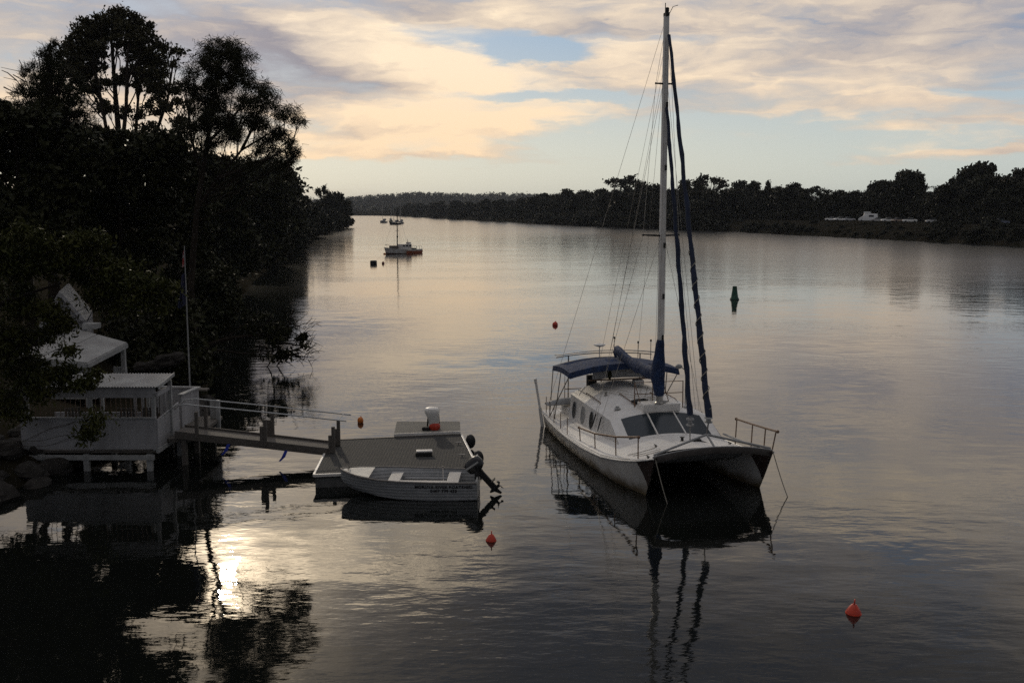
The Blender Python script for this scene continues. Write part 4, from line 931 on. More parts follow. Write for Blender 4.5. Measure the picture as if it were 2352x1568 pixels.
# mooring lines from each bow
for (p, q, sagx) in (((.66, -1.75, 1.2), (.95, -1.42, -.2), .1), ((.7, 1.78, 1.2), (1.15, 2.12, -.2), .06)):
    b = MB(); b.tube([lerp(np.array(p), np.array(q), t) - np.array([0, 0, .06 * math.sin(math.pi * t)]) for t in np.linspace(0, 1, 8)], .014, n=6); b.build('mooring_rope', m_rope, cat, smooth=True)

# ------------------------------------------------------------------ boathouse on stilts
m_wall = mat('boathouse_paint', (.36, .355, .36), (.22, .215, .215), rough=.8, scale=1.6, lo=.42, hi=.72, stretch=(1, 1, .4), wave=('Z', 2.6, .0015))
m_post = mat('post_paint', (.40, .40, .39), (.26, .26, .25), rough=.7, scale=4)
m_roof = mat('corrugated_iron', (.44, .44, .42), (.30, .29, .28), rough=.5, metal=.2, scale=1.5)
m_dark = mat('dark_interior', (.05, .05, .05), rough=.9)
BX0, BX1, BY0, BY1 = -15.1, -10.95, 31.0, 33.2
bh = empty('boathouse', (BX1, BY0, 0), 0, 'white open sided boathouse on stilts with a corrugated roof', 'boathouse')
def P_(x, y, z): return (x - BX1, y - BY0, z)
b = MB(); b.box(P_((BX0 + BX1) / 2, (BY0 + BY1) / 2, .60), (BX1 - BX0 - .1, BY1 - BY0 - .1, .08)); b.build('floor_deck', m_wood, bh)
b = MB(); b.box(P_((BX0 + BX1) / 2, BY0, 1.17), (BX1 - BX0, .05, .96)); b.build('front_panel', m_wall, bh, bevel=.008)
b = MB(); b.box(P_((BX0 + BX1) / 2, BY0 - .012, 1.67), (BX1 - BX0 + .06, .10, .05)); b.build('sill_rail', m_post, bh, bevel=.008)
b = MB(); b.box(P_((BX0 + BX1) / 2 - .1, BY0 - .02, .43), (BX1 - BX0 + .05, .09, .15)); b.box(P_(BX1 + .02, (BY0 + BY1) / 2, .64), (.09, BY1 - BY0, .16)); b.build('bearer', m_post, bh, bevel=.01)
b = MB(); yy = (BY0 + .02, BY1 - .1); b.add([P_(BX1, yy[0], .72), P_(BX1, yy[1], .80), P_(BX1, yy[1], 1.76), P_(BX1, yy[0], 1.60), P_(BX1 + .05, yy[0], .72), P_(BX1 + .05, yy[1], .80), P_(BX1 + .05, yy[1], 1.76), P_(BX1 + .05, yy[0], 1.60)], [(0, 1, 2, 3), (7, 6, 5, 4), (0, 4, 5, 1), (1, 5, 6, 2), (2, 6, 7, 3), (3, 7, 4, 0)]); b.build('side_panel', m_wall, bh)
for (x, y) in ((-11.2, BY0 + .06), (-13.15, BY0 + .06), (-14.55, BY0 + .06), (-10.93, BY1 - .08), (-13.1, BY1 - .1)):
    b = MB(); b.box(P_(x, y, -.35), (.17, .15, 1.75)); b.build('stilt', m_post, bh, bevel=.01)
for (x, y) in ((BX1 - .06, BY0 + .05), (-12.95, BY0 + .05), (-14.9, BY0 + .05), (BX1 + .06, 32.25), (-11.9, BY1 - .12), (-13.4, BY1 - .12)):
    b = MB(); b.box(P_(x, y, 1.65), (.11, .11, 2.0)); b.build('post', m_post, bh, bevel=.008)
b = MB(); b.box(P_((BX0 + BX1) / 2 - .05, BY0 - .01, 2.52), (BX1 - BX0 + .16, .05, .20)); b.box(P_((BX0 + BX1) / 2 - .05, BY0 + .02, 2.36), (BX1 - BX0, .09, .12)); b.box(P_(BX1 + .06, 31.65, 2.40), (.05, 1.25, .14)); b.build('fascia', m_wall, bh)
b = MB(); n = 150; rows = []
for j, (y, z) in enumerate(((30.86, 2.655), (31.6, 2.74), (32.38, 2.83))):
    rows.append([P_(lerp(-14.2, BX1 + .16, i / n), y, z + .018 * math.sin(i * math.pi / 2 + .4)) for i in range(n + 1)])
b.grid(rows); b.build('corrugated_roof', m_roof, bh, solid=.01)
b = MB(); b.bar(P_(BX1 + .17, 30.88, 2.63), P_(BX1 + .17, 32.4, 2.81), .03, .10); b.build('bargeboard', m_post, bh)
b = MB()
for i in range(26): b.tube([P_(-14.95 + i * .155, BY0 + .04, 1.69), P_(-14.95 + i * .155, BY0 + .04, 2.32)], .009, n=5)
b.build('balustrade', m_rust, bh)
b = MB(); b.box(P_((BX0 + BX1) / 2 - .5, BY1 - .05, 1.0), (BX1 - BX0 - 1.2, .05, .85)); 
for i in range(5): b.box(P_(-12.35 + i * .24, BY1 - .05, 1.75), (.09, .045, .7))
b.build('rear_panel', m_wall, bh)
for k, (x, y) in enumerate(((-12.3, 32.0), (-11.5, 32.1), (-13.9, 32.1))):       # loose chairs inside
    c = empty('garden_chair', (x, y, .64), .3 * k, ['slatted garden chair inside the boathouse beside the corner post', 'slatted garden chair in the middle of the boathouse', 'slatted garden chair at the shaded end of the boathouse'][[1, 0, 2][k]], 'chair', 'garden chairs in the boathouse')
    b = MB(); b.box((0, 0, .44), (.5, .48, .05)); b.build('seat', m_wood, c)
    b = MB()
    for q in range(5): b.box((-.2 + .1 * q, .24 + .06, .78), (.07, .03, .62))
    b.build('backrest', m_wood, c)
    for sx in (-.21, .21):
        for sy in (-.2, .2): b = MB(); b.box((sx, sy, .21), (.05, .05, .42)); b.build('leg', m_wood, c)
# landing with its white box screen at the head of the gangway
ld = empty('landing', (-10.9, 34.2, 0), 0, 'small landing with a white boarded screen joining boathouse and gangway', 'landing')
def P2(x, y, z): return (x + 10.9, y - 34.2, z)
b = MB(); b.add([P2(-11.0, 33.45, .84), P2(-11.05, 35.5, .74), P2(-11.05, 35.5, 1.82), P2(-11.0, 33.45, 1.93), P2(-10.93, 33.45, .84), P2(-10.98, 35.5, .74), P2(-10.98, 35.5, 1.82), P2(-10.93, 33.45, 1.93)], [(3, 2, 1, 0), (4, 5, 6, 7), (0, 1, 5, 4), (1, 2, 6, 5), (2, 3, 7, 6), (3, 0, 4, 7)]); b.build('screen_panel', m_wall, ld)
b = MB(); b.bar(P2(-10.96, 33.42, 1.95), P2(-11.0, 35.55, 1.84), .17, .04); b.bar(P2(-12.3, 35.5, 1.86), P2(-10.95, 35.5, 1.84), .17, .04); b.build('capping', m_post, ld)
b = MB(); b.box(P2(-11.7, 35.48, 1.3), (1.3, .05, 1.0)); b.build('rear_panel', m_wall, ld)
b = MB(); b.box(P2(-11.3, 33.6, .78), (2.3, 3.6, .10)); b.build('floor_deck', m_wood, ld)
for (x, y) in ((-10.35, 31.8), (-10.4, 35.1), (-11.9, 35.2), (-10.45, 33.4)):
    b = MB(); b.box(P2(x, y, .1), (.15, .15, 1.5)); b.build('stilt', m_wood, ld)
b = MB(); b.box(P2(-10.15, 34.9, 1.0), (.12, .12, 1.0)); b.box(P2(-10.32, 35.0, 1.0), (.25, .06, .9)); b.build('gate_post', m_post, ld)
b = MB(); b.box(P2(-11.75, 36.3, 1.62), (1.7, .4, .06)); b.build('bench_plank', m_wood, ld)
# flagpole with limp flag
fp = empty('flagpole', (-11.44, 36.0, 1.0), 0, 'thin flagpole with a limp dark blue flag beside the landing', 'flagpole')
b = MB(); b.tube([(0, 0, -.2), (0, 0, 3), (0, 0, 5.75)], [.030, .025, .014], n=8); b.build('pole', m_grey, fp, smooth=True)
m_flag = mat('flag_cloth', (.012, .016, .06), (.02, .022, .05), rough=.85); m_pen = mat('pennant_cloth', (.42, .36, .35), (.34, .05, .05), rough=.85, scale=7, lo=.48, hi=.52)
b = MB(); rows = []
for t in np.linspace(0, 1, 14):
    rows.append([(-.02 - (.12 + .16 * t) * s + .02 * math.sin(6 * s + 5 * t), .05 * math.sin(9 * s + 2 * t), 4.85 - 1.15 * t - .16 * s) for s in np.linspace(0, 1, 9)])
b.grid(rows); b.build('flag', m_flag, fp, smooth=True, solid=.01)
b = MB(); rows = []
for t in np.linspace(0, 1, 8): rows.append([(-.01 - (.05 + .05 * t) * s, .03 * math.sin(8 * s), 5.62 - .55 * t - .08 * s) for s in np.linspace(0, 1, 5)])
b.grid(rows); b.build('pennant', m_pen, fp, smooth=True, solid=.01)
# house with verandah behind
ho = empty('gabled_house', (-16.5, 38.5, 1.2), 0, 'white gabled house with a sloping verandah roof half hidden by leaves', 'house')
def P3(x, y, z): return (x + 16.5, y - 38.5, z - 1.2)
b = MB(); q1, q2, q3, q4 = (-15.05, 36.0, 2.60), (-14.75, 39.0, 2.93), (-17.1, 40.2, 3.30), (-18.0, 36.6, 2.75)
b.add([P3(*q) for q in (q1, q2, q3, q4)], [(0, 1, 2, 3)]); b.build('verandah_roof', m_roof, ho, solid=.05)
b = MB(); b.bar(P3(-15.03, 35.98, 2.52), P3(-14.73, 39.02, 2.85), .05, .16); b.bar(P3(-15.05, 35.97, 2.52), P3(-18.0, 36.57, 2.68), .05, .15); b.build('fascia', m_post, ho)
for (x, y, z) in ((-14.82, 38.8, 2.8), (-15.12, 36.15, 2.5), (-17.4, 36.6, 2.6)):
    b = MB(); b.box(P3(x, y, (z + .6) / 2), (.15, .15, z - .6)); b.build('verandah_post', m_post, ho)
b = MB(); b.box(P3(-16.2, 38.0, 1.35), (2.6, 3.6, .12)); b.box(P3(-15.0, 38.9, 1.75), (.5, .06, .6)); b.build('verandah_deck', m_post, ho)
b = MB(); g = [P3(-18.6, 40.0, .8), P3(-16.9, 40.6, .8), P3(-16.9, 40.6, 3.55), P3(-17.72, 40.3, 4.75), P3(-18.6, 40.0, 3.2)]; g2 = [(x - 1.6, y + 4.5, z) for x, y, z in g]
b.add(g + g2, [(0, 1, 2, 3, 4), (9, 8, 7, 6, 5), (0, 5, 6, 1), (1, 6, 7, 2), (4, 9, 5, 0)]); b.build('wall', m_wall, ho)
b = MB()
for a_, c_ in ((2, 3), (3, 4)):
    p, q = np.array(g[a_]), np.array(g[c_]); e = np.array((.05, -.18, 0)); f_ = np.array((-1.6, 4.5, 0)); up = np.array((0, 0, .05))
    b.add([p + e + up, q + e + up, q + f_ + up, p + f_ + up], [(0, 1, 2, 3)])
b.build('roof', m_grey, ho, solid=.06)
b = MB()
for a_, c_ in ((2, 3), (3, 4)): b.bar(np.array(g[a_]) + np.array((.06, -.2, -.02)), np.array(g[c_]) + np.array((.06, -.2, -.02)), .05, .13)
b.build('bargeboard', m_wall, ho)
b = MB(); b.box(P3(-16.55, 40.2, 3.48), (.55, .5, .2)); b.build('chimney_box', m_post, ho)
# ------------------------------------------------------------------ gangway
gw = empty('gangway', (-8.2, 32.15, 0), 0, 'sloping timber gangway with twin pipe handrails down to the pontoon', 'gangway')
def P4(x, y, z): return (x + 8.2, y - 32.15, z)
A_, B_ = np.array((-10.6, 0, 1.06)), np.array((-5.75, 0, .50))
def gz(x): return float(np.interp(x, [A_[0], B_[0]], [A_[2], B_[2]]))
b = MB(); b.bar(P4(A_[0], 32.15, A_[2] - .04), P4(B_[0], 32.15, B_[2] - .04), .92, .06); b.build('walkway', m_wood, gw)
for y in (31.66, 32.64):
    b = MB(); b.bar(P4(A_[0], y, A_[2] - .06), P4(B_[0] + .1, y, B_[2] - .07), .06, .24); b.build('stringer', m_wood, gw, bevel=.01)
    for x in (-9.9, -7.75, -5.62):
        b = MB(); b.box(P4(x, y, gz(x) + .33), (.10, .12, .84)); b.build('rail_post', m_wood, gw, bevel=.01)
    b = MB(); b.box(P4(-7.86, y, gz(-7.8) + .22), (.12, .10, .62)); b.box(P4(-5.72, y, gz(-5.7) + .2), (.10, .10, .55)); b.build('rail_block', m_wood, gw)
    b = MB(); b.tube([P4(-10.9, y, 1.62), P4(-10.55, y, 1.92), P4(-10.2, y, 1.96), P4(-7.7, y, 1.71), P4(-5.2, y, 1.43)], .022, n=8); b.build('handrail', m_alu2, gw, smooth=True)
b = MB(); b.tube([P4(-5.45, 31.66, 1.46), P4(-5.45, 32.64, 1.46)], .016, n=6); b.build('rail_tie', m_alu2, gw)
m_strap = mat('blue_strap', (.02, .05, .42), (.015, .03, .28), rough=.7)
for x in (-8.95, -7.15):
    b = MB(); b.add([P4(x, 31.60, gz(x) - .16), P4(x + .1, 31.60, gz(x) - .16), P4(x + .02, 31.57, gz(x) - .36), P4(x - .10, 31.57, gz(x) - .38), P4(x - .13, 31.56, gz(x) - .50), P4(x - .19, 31.56, gz(x) - .49)], [(0, 1, 2, 3), (3, 2, 4, 5)]); b.build('strap', m_strap, gw, solid=.01)
# ------------------------------------------------------------------ pontoon
m_pont = mat('pontoon_deck', (.036, .035, .033), (.022, .022, .021), rough=.85, scale=3, wave=('X', 3.2, .006))
m_float = mat('float_grey', (.13, .13, .125), (.07, .07, .065), rough=.7)
m_annex = mat('annex_deck', (.20, .19, .165), (.13, .125, .11), rough=.85, scale=3, stretch=(.5, 4, 1), wave=('Y', 3.0, .006))
po = empty('pontoon', (-3.5, 31.6, 0), 0, 'flat grey floating pontoon with white edging at the foot of the gangway', 'pontoon')
NL, FL, FR, NR = (-5.74, 29.02), (-6.02, 33.5), (-1.72, 34.36), (-1.0, 29.78)
def P5(p, z): return (p[0] + 3.5, p[1] - 31.6, z)
def slab(pts, z0, z1):
    b_ = MB(); n = len(pts); b_.add([P5(p, z0) for p in pts] + [P5(p, z1) for p in pts], [tuple(range(n))[::-1], tuple(range(n, 2 * n))] + [(i, (i + 1) % n, n + (i + 1) % n, n + i) for i in range(n)]); return b_
slab([NL, NR, FR, FL], .30, .40).build('deck', m_pont, po)
ins = lambda p, k: ((p[0] + 3.6) * k - 3.6, (p[1] - 31.6) * k + 31.6)
slab([ins(p, .985) for p in (NL, NR, FR, FL)], -.25, .296).build('float_hull', m_float, po)
for p, q in ((NL, FL), (NR, FR), (NL, NR)):
    b = MB(); b.bar(P5(p, .375), P5(q, .375), .07, .085); b.build('edging', m_white, po, bevel=.01)
b = MB(); b.bar(P5(FL, .375), P5(FR, .375), .06, .085); b.build('edging', m_wood, po)
for (x, y) in ((-1.75, 32.9), (-4.9, 29.35), (-5.85, 32.9), (-1.55, 31.2)):
    b = MB(); b.tube([(x + 3.5 - .10, y - 31.6, .47), (x + 3.5 + .10, y - 31.6, .47)], .018, n=6); b.tube([(x + 3.5, y - 31.6, .4), (x + 3.5, y - 31.6, .47)], .02, n=6); b.build('cleat', m_steel, po)
b = MB(); b.box((-3.5 + 3.5 - 0, 0, 0), (0, 0, 0)) if False else None
an = empty('floating_platform', (-2.9, 35.0, 0), 0, 'low timber floating platform tied beyond the pontoon edge', 'platform')
pts = [(-3.98, 33.98), (-1.76, 34.40), (-1.86, 36.1), (-4.12, 36.1)]
b = MB(); n = 4; q = [(x + 2.9, y - 35.0) for x, y in pts]
b.add([(x, y, .38) for x, y in q] + [(x, y, .50) for x, y in q], [(3, 2, 1, 0), (4, 5, 6, 7)] + [(i, (i + 1) % 4, 4 + (i + 1) % 4, 4 + i) for i in range(4)]); b.build('deck', m_annex, an)
b = MB(); k = .94; b.add([(x * k, y * k + .02, -.2) for x, y in q] + [(x * k, y * k + .02, .376) for x, y in q], [(3, 2, 1, 0), (4, 5, 6, 7)] + [(i, (i + 1) % 4, 4 + (i + 1) % 4, 4 + i) for i in range(4)]); b.build('float_hull', m_grey, an)
b = MB(); b.bar((*q[0], .475), (*q[1], .475), .05, .09); b.build('edging', m_white, an)
# outboard under a white cover on the platform
ob = empty('covered_outboard', (-2.72, 34.75, .5), 0, 'outboard motor under a white cover with orange base standing on the platform', 'outboard motor')
b = MB(); rows = []
for z, w, d, dx in ((.20, .16, .15, .03), (.30, .18, .18, .03), (.44, .20, .22, .01), (.58, .24, .25, -.02), (.68, .25, .26, -.03), (.75, .21, .22, -.03), (.78, .11, .12, -.03)):
    rows.append([(dx + w * math.copysign(abs(math.cos(t)) ** .6, math.cos(t)) + .012 * math.sin(5 * t + 9 * z), d * math.copysign(abs(math.sin(t)) ** .6, math.sin(t)), z) for t in np.linspace(0, 2 * math.pi, 21)[:-1]])
b.grid(rows, closed=True); b.f.append(tuple(range(len(b.v) - 20, len(b.v)))); b.build('cover', m_white, ob, smooth=True)
b = MB(); b.box((0, .05, .22), (.13, .16, .44)); b.box((0, .1, .03), (.34, .3, .06)); b.build('motor_leg', m_black, ob, bevel=.02)
b = MB(); b.tube([(.21, .12, 0), (.18, .08, .55)], .03, n=6); b.tube([(-.21, .12, 0), (-.16, .08, .55)], .03, n=6); b.build('stand', m_black, ob)
b = MB(); rows = []
for z, w in ((.0, .15), (.07, .19), (.15, .19), (.22, .16), (.27, .1)): rows.append([(.06 + w * math.cos(t) * (1 + .08 * math.sin(4 * t)), -.06 + w * .8 * math.sin(t), z) for t in np.linspace(0, 2 * math.pi, 17)[:-1]])
b.grid(rows, closed=True); b.build('orange_base', m_red, ob, smooth=True)
b = MB(); b.box((-.24, -.12, .06), (.26, .2, .12)); b.build('dark_bag', m_black, ob, bevel=.03)
bx = empty('battery_box', (-2.75, 31.35, .4), R(6), 'small dark box with a pale lid lying on the pontoon deck', 'box')
b = MB(); b.box((0, 0, .06), (.52, .26, .12)); b.build('case', m_black, bx, bevel=.02)
b = MB(); b.box((.02, .03, .145), (.50, .24, .05)); b.build('lid', m_white, bx, bevel=.02)
for (x, y), lab in (((-1.52, 33.95), 'round black fender hanging at the far corner of the pontoon'), ((-1.18, 31.6), 'round black fender hanging halfway along the pontoon edge')):
    fd = empty('fender', (x + .12, y, .16), 0, lab, 'fender', 'black fenders on the pontoon')
    b = MB(); b.ellipsoid((0, 0, .1), (.17, .17, .24), 16, 12); b.build('ball', m_black, fd, smooth=True)
    b = MB(); b.tube([(0, 0, .3), (-.12, 0, .3)], .012, n=5); b.build('lanyard', m_rope, fd)
# ------------------------------------------------------------------ aluminium dinghy alongside
dg = empty('dinghy', (-2.93, 28.44, 0), math.pi - R(1.5), 'aluminium runabout dinghy with lettered side tied along the pontoon', 'boat')
DX = [-1.98, -1.4, -.6, .2, .8, 1.3, 1.65, 1.85, 1.93]; DB = [.78, .81, .83, .82, .74, .57, .34, .15, .015]; DC = [.66, .69, .70, .65, .51, .31, .14, .05, .008]
DG = [.52, .52, .53, .55, .58, .62, .66, .69, .70]; DK = [.02, .01, 0, .02, .07, .16, .28, .42, .50]; DZ = [-.12, -.12, -.12, -.11, -.07, .02, .16, .32, .44]
b = MB(); rows = []
for i, x in enumerate(DX):
    h = []
    for j in range(6): t = j / 5; h.append((x + .0, lerp(DB[i], DC[i], t), lerp(DG[i], DK[i], t)))
    h.append((x, 0, DZ[i]))
    rows.append(h + [(p[0], -p[1], p[2]) for p in h[-2::-1]])
b.grid(rows); b.f.append(tuple(range(len(rows[0])))); dh = b.build('hull', m_alu, dg, smooth=True, solid=.018)
b = MB(); b.tube([(x, y, z + .01) for x, y, z in zip(DX, DB, DG)] + [(x, -y, z + .01) for x, y, z in list(zip(DX, DB, DG))[::-1]], .026, n=6); m_gun = mat('gunwale_trim', (.12, .105, .09), (.20, .19, .18), rough=.6, scale=5); b.build('gunwale', m_gun, dg, smooth=True)
b = MB(); b.add([(x * .99 if i else x + .03, y * .93 * s, max(z + .06, .05)) for s in (1, -1) for i, (x, y, z) in enumerate(zip(DX[:7], DC[:7], DK[:7]))], [(i, i + 1, 8 + i, 7 + i) for i in range(6)]); b.build('floor_board', m_pont, dg)
b = MB(); b.add([(1.05, .58, .60), (1.5, .40, .64), (1.9, .03, .69), (1.9, -.03, .69), (1.5, -.40, .64), (1.05, -.58, .60)], [(0, 1, 2, 3, 4, 5)]); b.build('bow_deck', m_alu2, dg, solid=.02)
b = MB(); b.tube([(1.7, .12, .70), (1.7, .12, .76), (1.7, -.12, .76), (1.7, -.12, .70)], .014, n=6); b.build('bow_cleat', m_black, dg)
m_seat = mat('seat_white', (.44, .43, .42), (.36, .35, .34), rough=.5)
for x in (-1.28, .38):
    b = MB(); b.box((x, 0, .455), (.34, 1.36 if x < 0 else 1.32, .05)); b.build('thwart', m_seat, dg, bevel=.01)
b = MB(); b.box((-.45, .50, .462), (1.31, .34, .046)); b.build('side_seat', m_seat, dg, bevel=.01)
b = MB(); b.box((-.45, -.56, .30), (1.31, .2, .046)); b.build('side_seat', m_grey, dg, bevel=.01)
b = MB(); b.box((-1.96, 0, .30), (.05, 1.3, .50)); b.build('transom', m_alu2, dg)
b = MB(); b.tube([(-.9, -.74, .54), (-.9, -.74, .62)], .02, n=6); b.tube([(-1.0, .2, .42), (-.9, -.73, .58)], .012, n=5); b.build('rowlock', m_steel, dg)
b = MB(); b.tube([(1.88, 0, .72), (1.7, -.5, .6), (1.5, -.72, .45)], .012, n=5); b.build('painter', m_rope, dg)
m_ink = mat('lettering', (.02, .018, .02), rough=.6)
def words_on(txt, size, x, z):
    cu = bpy.data.curves.new('lettering', 'FONT'); cu.body = txt; cu.size = size; cu.align_x = 'CENTER'; cu.extrude = .001; cu.offset = .005; cu.space_character = 1.12
    tmp = bpy.data.objects.new('tmp', cu); COL.objects.link(tmp); dgph = bpy.context.evaluated_depsgraph_get()
    me = bpy.data.meshes.new_from_object(tmp.evaluated_get(dgph)); bpy.data.objects.remove(tmp)
    me.materials.clear(); me.materials.append(m_ink)
    o = bpy.data.objects.new('lettering', me); COL.objects.link(o); o.parent = dh
    for v_ in me.vertices:       # lay the letters on the curve of the topside
        xx, zz_, dp = x - v_.co.x, z + v_.co.y, v_.co.z
        g_, k_ = np.interp(xx, DX, DG), np.interp(xx, DX, DK); t = (g_ - zz_) / (g_ - k_)
        v_.co = (xx, float(lerp(np.interp(xx, DX, DB), np.interp(xx, DX, DC), t)) + .006 + dp, zz_)
    return o
words_on('MORUYA RIVER BOATSHED\n0407 799 453', .118, -1.06, .375)
# outboard motor tilted up on the transom
om = empty('outboard_motor', (-2.02, 0, .62), 0); om.parent = dg
Mt = Matrix.Rotation(R(40), 4, 'Y')
def tilt(b_): b_.v = [tuple(Mt @ Vector(q)) for q in b_.v]; return b_
b = MB(); rows = []
for z, w, d in ((.08, .14, .10), (.14, .24, .16), (.26, .27, .18), (.38, .26, .17), (.46, .20, .13), (.49, .10, .06)):
    rows.append([(w * math.copysign(abs(math.cos(t)) ** .6, math.cos(t)) - .03, d * math.copysign(abs(math.sin(t)) ** .6, math.sin(t)), z) for t in np.linspace(0, 2 * math.pi, 21)[:-1]])
b.grid(rows, closed=True); b.f.append(tuple(range(len(b.v) - 20, len(b.v)))); m_cowl = mat('motor_cowl', (.03, .03, .032), (.02, .02, .02), rough=.35); tilt(b).build('cowling', m_cowl, om, smooth=True)
b = MB(); b.bar((-.20, .172, .30), (.2, .172, .34), .012, .05); b.bar((-.26, -.1, .43), (-.26, .1, .43), .04, .03); tilt(b).build('cowling_stripe', m_alu2, om)
b = MB(); b.bar((-.02, 0, .12), (-.04, 0, -.62), .12, .16); b.bar((-.1, 0, -.40), (-.22, 0, -.40), .22, .025); b.tube([(.14, 0, -.62), (.05, 0, -.62), (-.2, 0, -.62)], [.02, .055, .045], n=10); b.add([(.05, -.008, -.64), (-.1, -.008, -.64), (-.12, -.008, -.84), (-.06, -.008, -.84), (.05, .008, -.64), (-.1, .008, -.64), (-.12, .008, -.84), (-.06, .008, -.84)], [(0, 1, 2, 3), (7, 6, 5, 4), (0, 4, 5, 1), (1, 5, 6, 2), (2, 6, 7, 3), (3, 7, 4, 0)])
tilt(b).build('motor_leg', m_black, om)
b = MB()
for k in range(3):
    a = k * 2.094 + .4; c, s = math.cos(a), math.sin(a); b.add([(-.2, c * .03 - s * .03, -.62 + s * .03 + c * .03), (-.24, c * .13 - s * .06, -.62 + s * .13 + c * .06), (-.22, c * .15, -.62 + s * .15), (-.18, c * .12 + s * .06, -.62 + s * .12 - c * .06), (-.2, c * .03 + s * .03, -.62 + s * .03 - c * .03)], [(0, 1, 2, 3, 4)])
tilt(b).build('propeller', m_black, om, solid=.008)
b = MB(); b.box((.08, 0, .0), (.12, .3, .3)); b.tube([(.1, 0, .12), (.45, .12, .2)], .022, n=6); b.build('clamp_bracket', m_black, om)

# ------------------------------------------------------------------ buoys and floats
def ring_buoy(loc, s, label, m, lean=0.0):
    o = empty('mooring_buoy', loc, random.uniform(0, 6), label, 'buoy', 'red mooring buoys'); o.scale = (s, s, s); o.rotation_euler[0] = lean
    b = MB(); b.lathe([(.02, -.30), (.20, -.24), (.30, -.10), (.32, .02), (.29, .12), (.20, .27), (.12, .38), (.07, .42), (.02, .43)], n=24); b.build('float', m, o, smooth=True)
    b = MB(); b.lathe([(.325, -.02), (.335, .0), (.335, .03), (.325, .05)], n=24); b.build('band', m, o, smooth=True)
    b = MB(); b.tube([(.10 * math.cos(t), 0, .50 + .11 * math.sin(t)) for t in np.linspace(-.7, math.pi + .7, 14)], .026, n=8); b.build('lifting_ring', m, o, smooth=True)
    return o
ring_buoy(at(1960, 1408), .48, 'red mooring buoy with a ring top, closest to the camera, alone in dark water', m_red, .06)
ring_buoy(at(1128, 1241),   .40, 'red mooring buoy with a ring top floating below the dinghy', m_red, -.05)
o = tag(empty('float', at(1275, 747), 0, 'small round red float on open water between catamaran and river boat', 'buoy')); o.scale = (1.15,) * 3
b = MB(); b.ellipsoid((0, 0, .04), (.17, .17, .19), 18, 12); b.build('ball', m_red, o, smooth=True); b = MB(); b.tube([(0, 0, .2), (.03, 0, .27), (.06, 0, .2)], .02, n=6); b.build('lifting_ring', m_red, o)
o = tag(empty('float', at(828, 970), 0, 'round orange float on the water between gangway and platform', 'buoy'))
b = MB(); b.ellipsoid((0, 0, .07), (.115, .115, .15), 18, 12); b.build('ball', m_orange, o, smooth=True); b = MB(); b.tube([(0, 0, .2), (.02, 0, .26), (.04, 0, .2)], .012, n=6); b.build('lifting_ring', m_orange, o)
o = tag(empty('channel_marker', at(1687, 688), 0, 'green conical channel marker buoy on the open river', 'buoy'))
b = MB(); b.lathe([(.05, -.5), (.36, -.3), (.40, -.05), (.39, .12), (.32, .22), (.24, .75), (.19, 1.12), (.185, 1.2), (.05, 1.22)], n=24); b.build('buoy_body', m_green, o, smooth=True)
b = MB(); b.lathe([(.405, -.02), (.415, 0), (.415, .06), (.40, .08)], n=24); b.lathe([(.2, 1.08), (.215, 1.1), (.215, 1.17), (.19, 1.19)], n=20); b.build('band', mat('green_band', (.006, .05, .03), rough=.5), o, smooth=True)
o = tag(empty('barrel_float', at(858, 607), .4, 'black barrel float moored below the old river boat', 'buoy'))
b = MB(); b.lathe([(.40, -.3), (.48, -.26), (.50, 0), (.50, .3), (.48, .52), (.44, .56), (.40, .57)], n=24)
b.build('barrel', m_black, o, smooth=True); b = MB()
for z in (.0, .3): b.lathe([(.50, z), (.525, z + .02), (.50, z + .05)], n=24)
b.build('hoop', m_black, o)
o = tag(empty('float', at(880, 606), 0, 'tiny dull red float beside the black barrel float', 'buoy'))
b = MB(); b.ellipsoid((0, 0, .1), (.2, .2, .25), 14, 10); b.build('ball', mat('dull_red', (.22, .04, .03), rough=.6), o, smooth=True); b = MB(); b.tube([(0, 0, .3), (.04, 0, .42), (.08, 0, .3)], .025, n=6); b.build('lifting_ring', m_black, o)

# ------------------------------------------------------------------ old river boat on its mooring
a0, a1 = at(874, 584), at(972, 580); L_ = float(np.linalg.norm((a1 - a0)[:2]))
rb = empty('river_boat', (a0 + a1) / 2, math.atan2(*((a0 - a1)[[1, 0]])), 'old white river boat with deckhouses, a mast and rusty stern moored mid river', 'boat')
m_old = mat('old_white_hull', (.80, .79, .77), (.52, .45, .38), rough=.6, scale=1.2); m_redh = mat('rust_red_hull', (.48, .12, .05), (.34, .10, .05), rough=.7, scale=1.5)
hx_ = [-4.4, -3.6, -2, 0, 2, 3.2, 4.0, 4.35]; hb_ = [.75, 1.05, 1.25, 1.3, 1.2, .85, .35, .03]; hz_ = [.72, .66, .68, .75, .88, 1.02, 1.16, 1.24]
def rhull(b_, i0, i1, z0, z1, out=0.0, cap=True):
    rows = []
    for i in range(i0, i1 + 1):
        x = hx_[i]
        def pt(s, t): zz_ = lerp(-.3, hz_[i], t); k = max(0, (x - 2.0) / 2.35); return (x - .55 * k * (1 - t), s * hb_[i] * lerp(.7, 1, t ** .7) + s * out, zz_)
        rows.append([pt(-1, t) for t in np.linspace(z1, z0, 5)] + [pt(1, t) for t in np.linspace(z0, z1, 5)])
    b_.grid(rows)
    if cap: b_.f.append(tuple(range(len(b_.v) - len(rows) * 10, len(b_.v) - len(rows) * 10 + 10)))
    return b_
rhull(MB(), 0, 7, 0, 1).build('hull', m_old, rb, smooth=True)
rhull(MB(), 0, 3, .28, .76, .02).build('stern_paint', m_redh, rb, smooth=True)
rhull(MB(), 0, 7, .12, .36, .012).build('boot_stripe', mat('boot_stripe', (.10, .035, .02), (.04, .03, .025), rough=.7), rb, smooth=True)
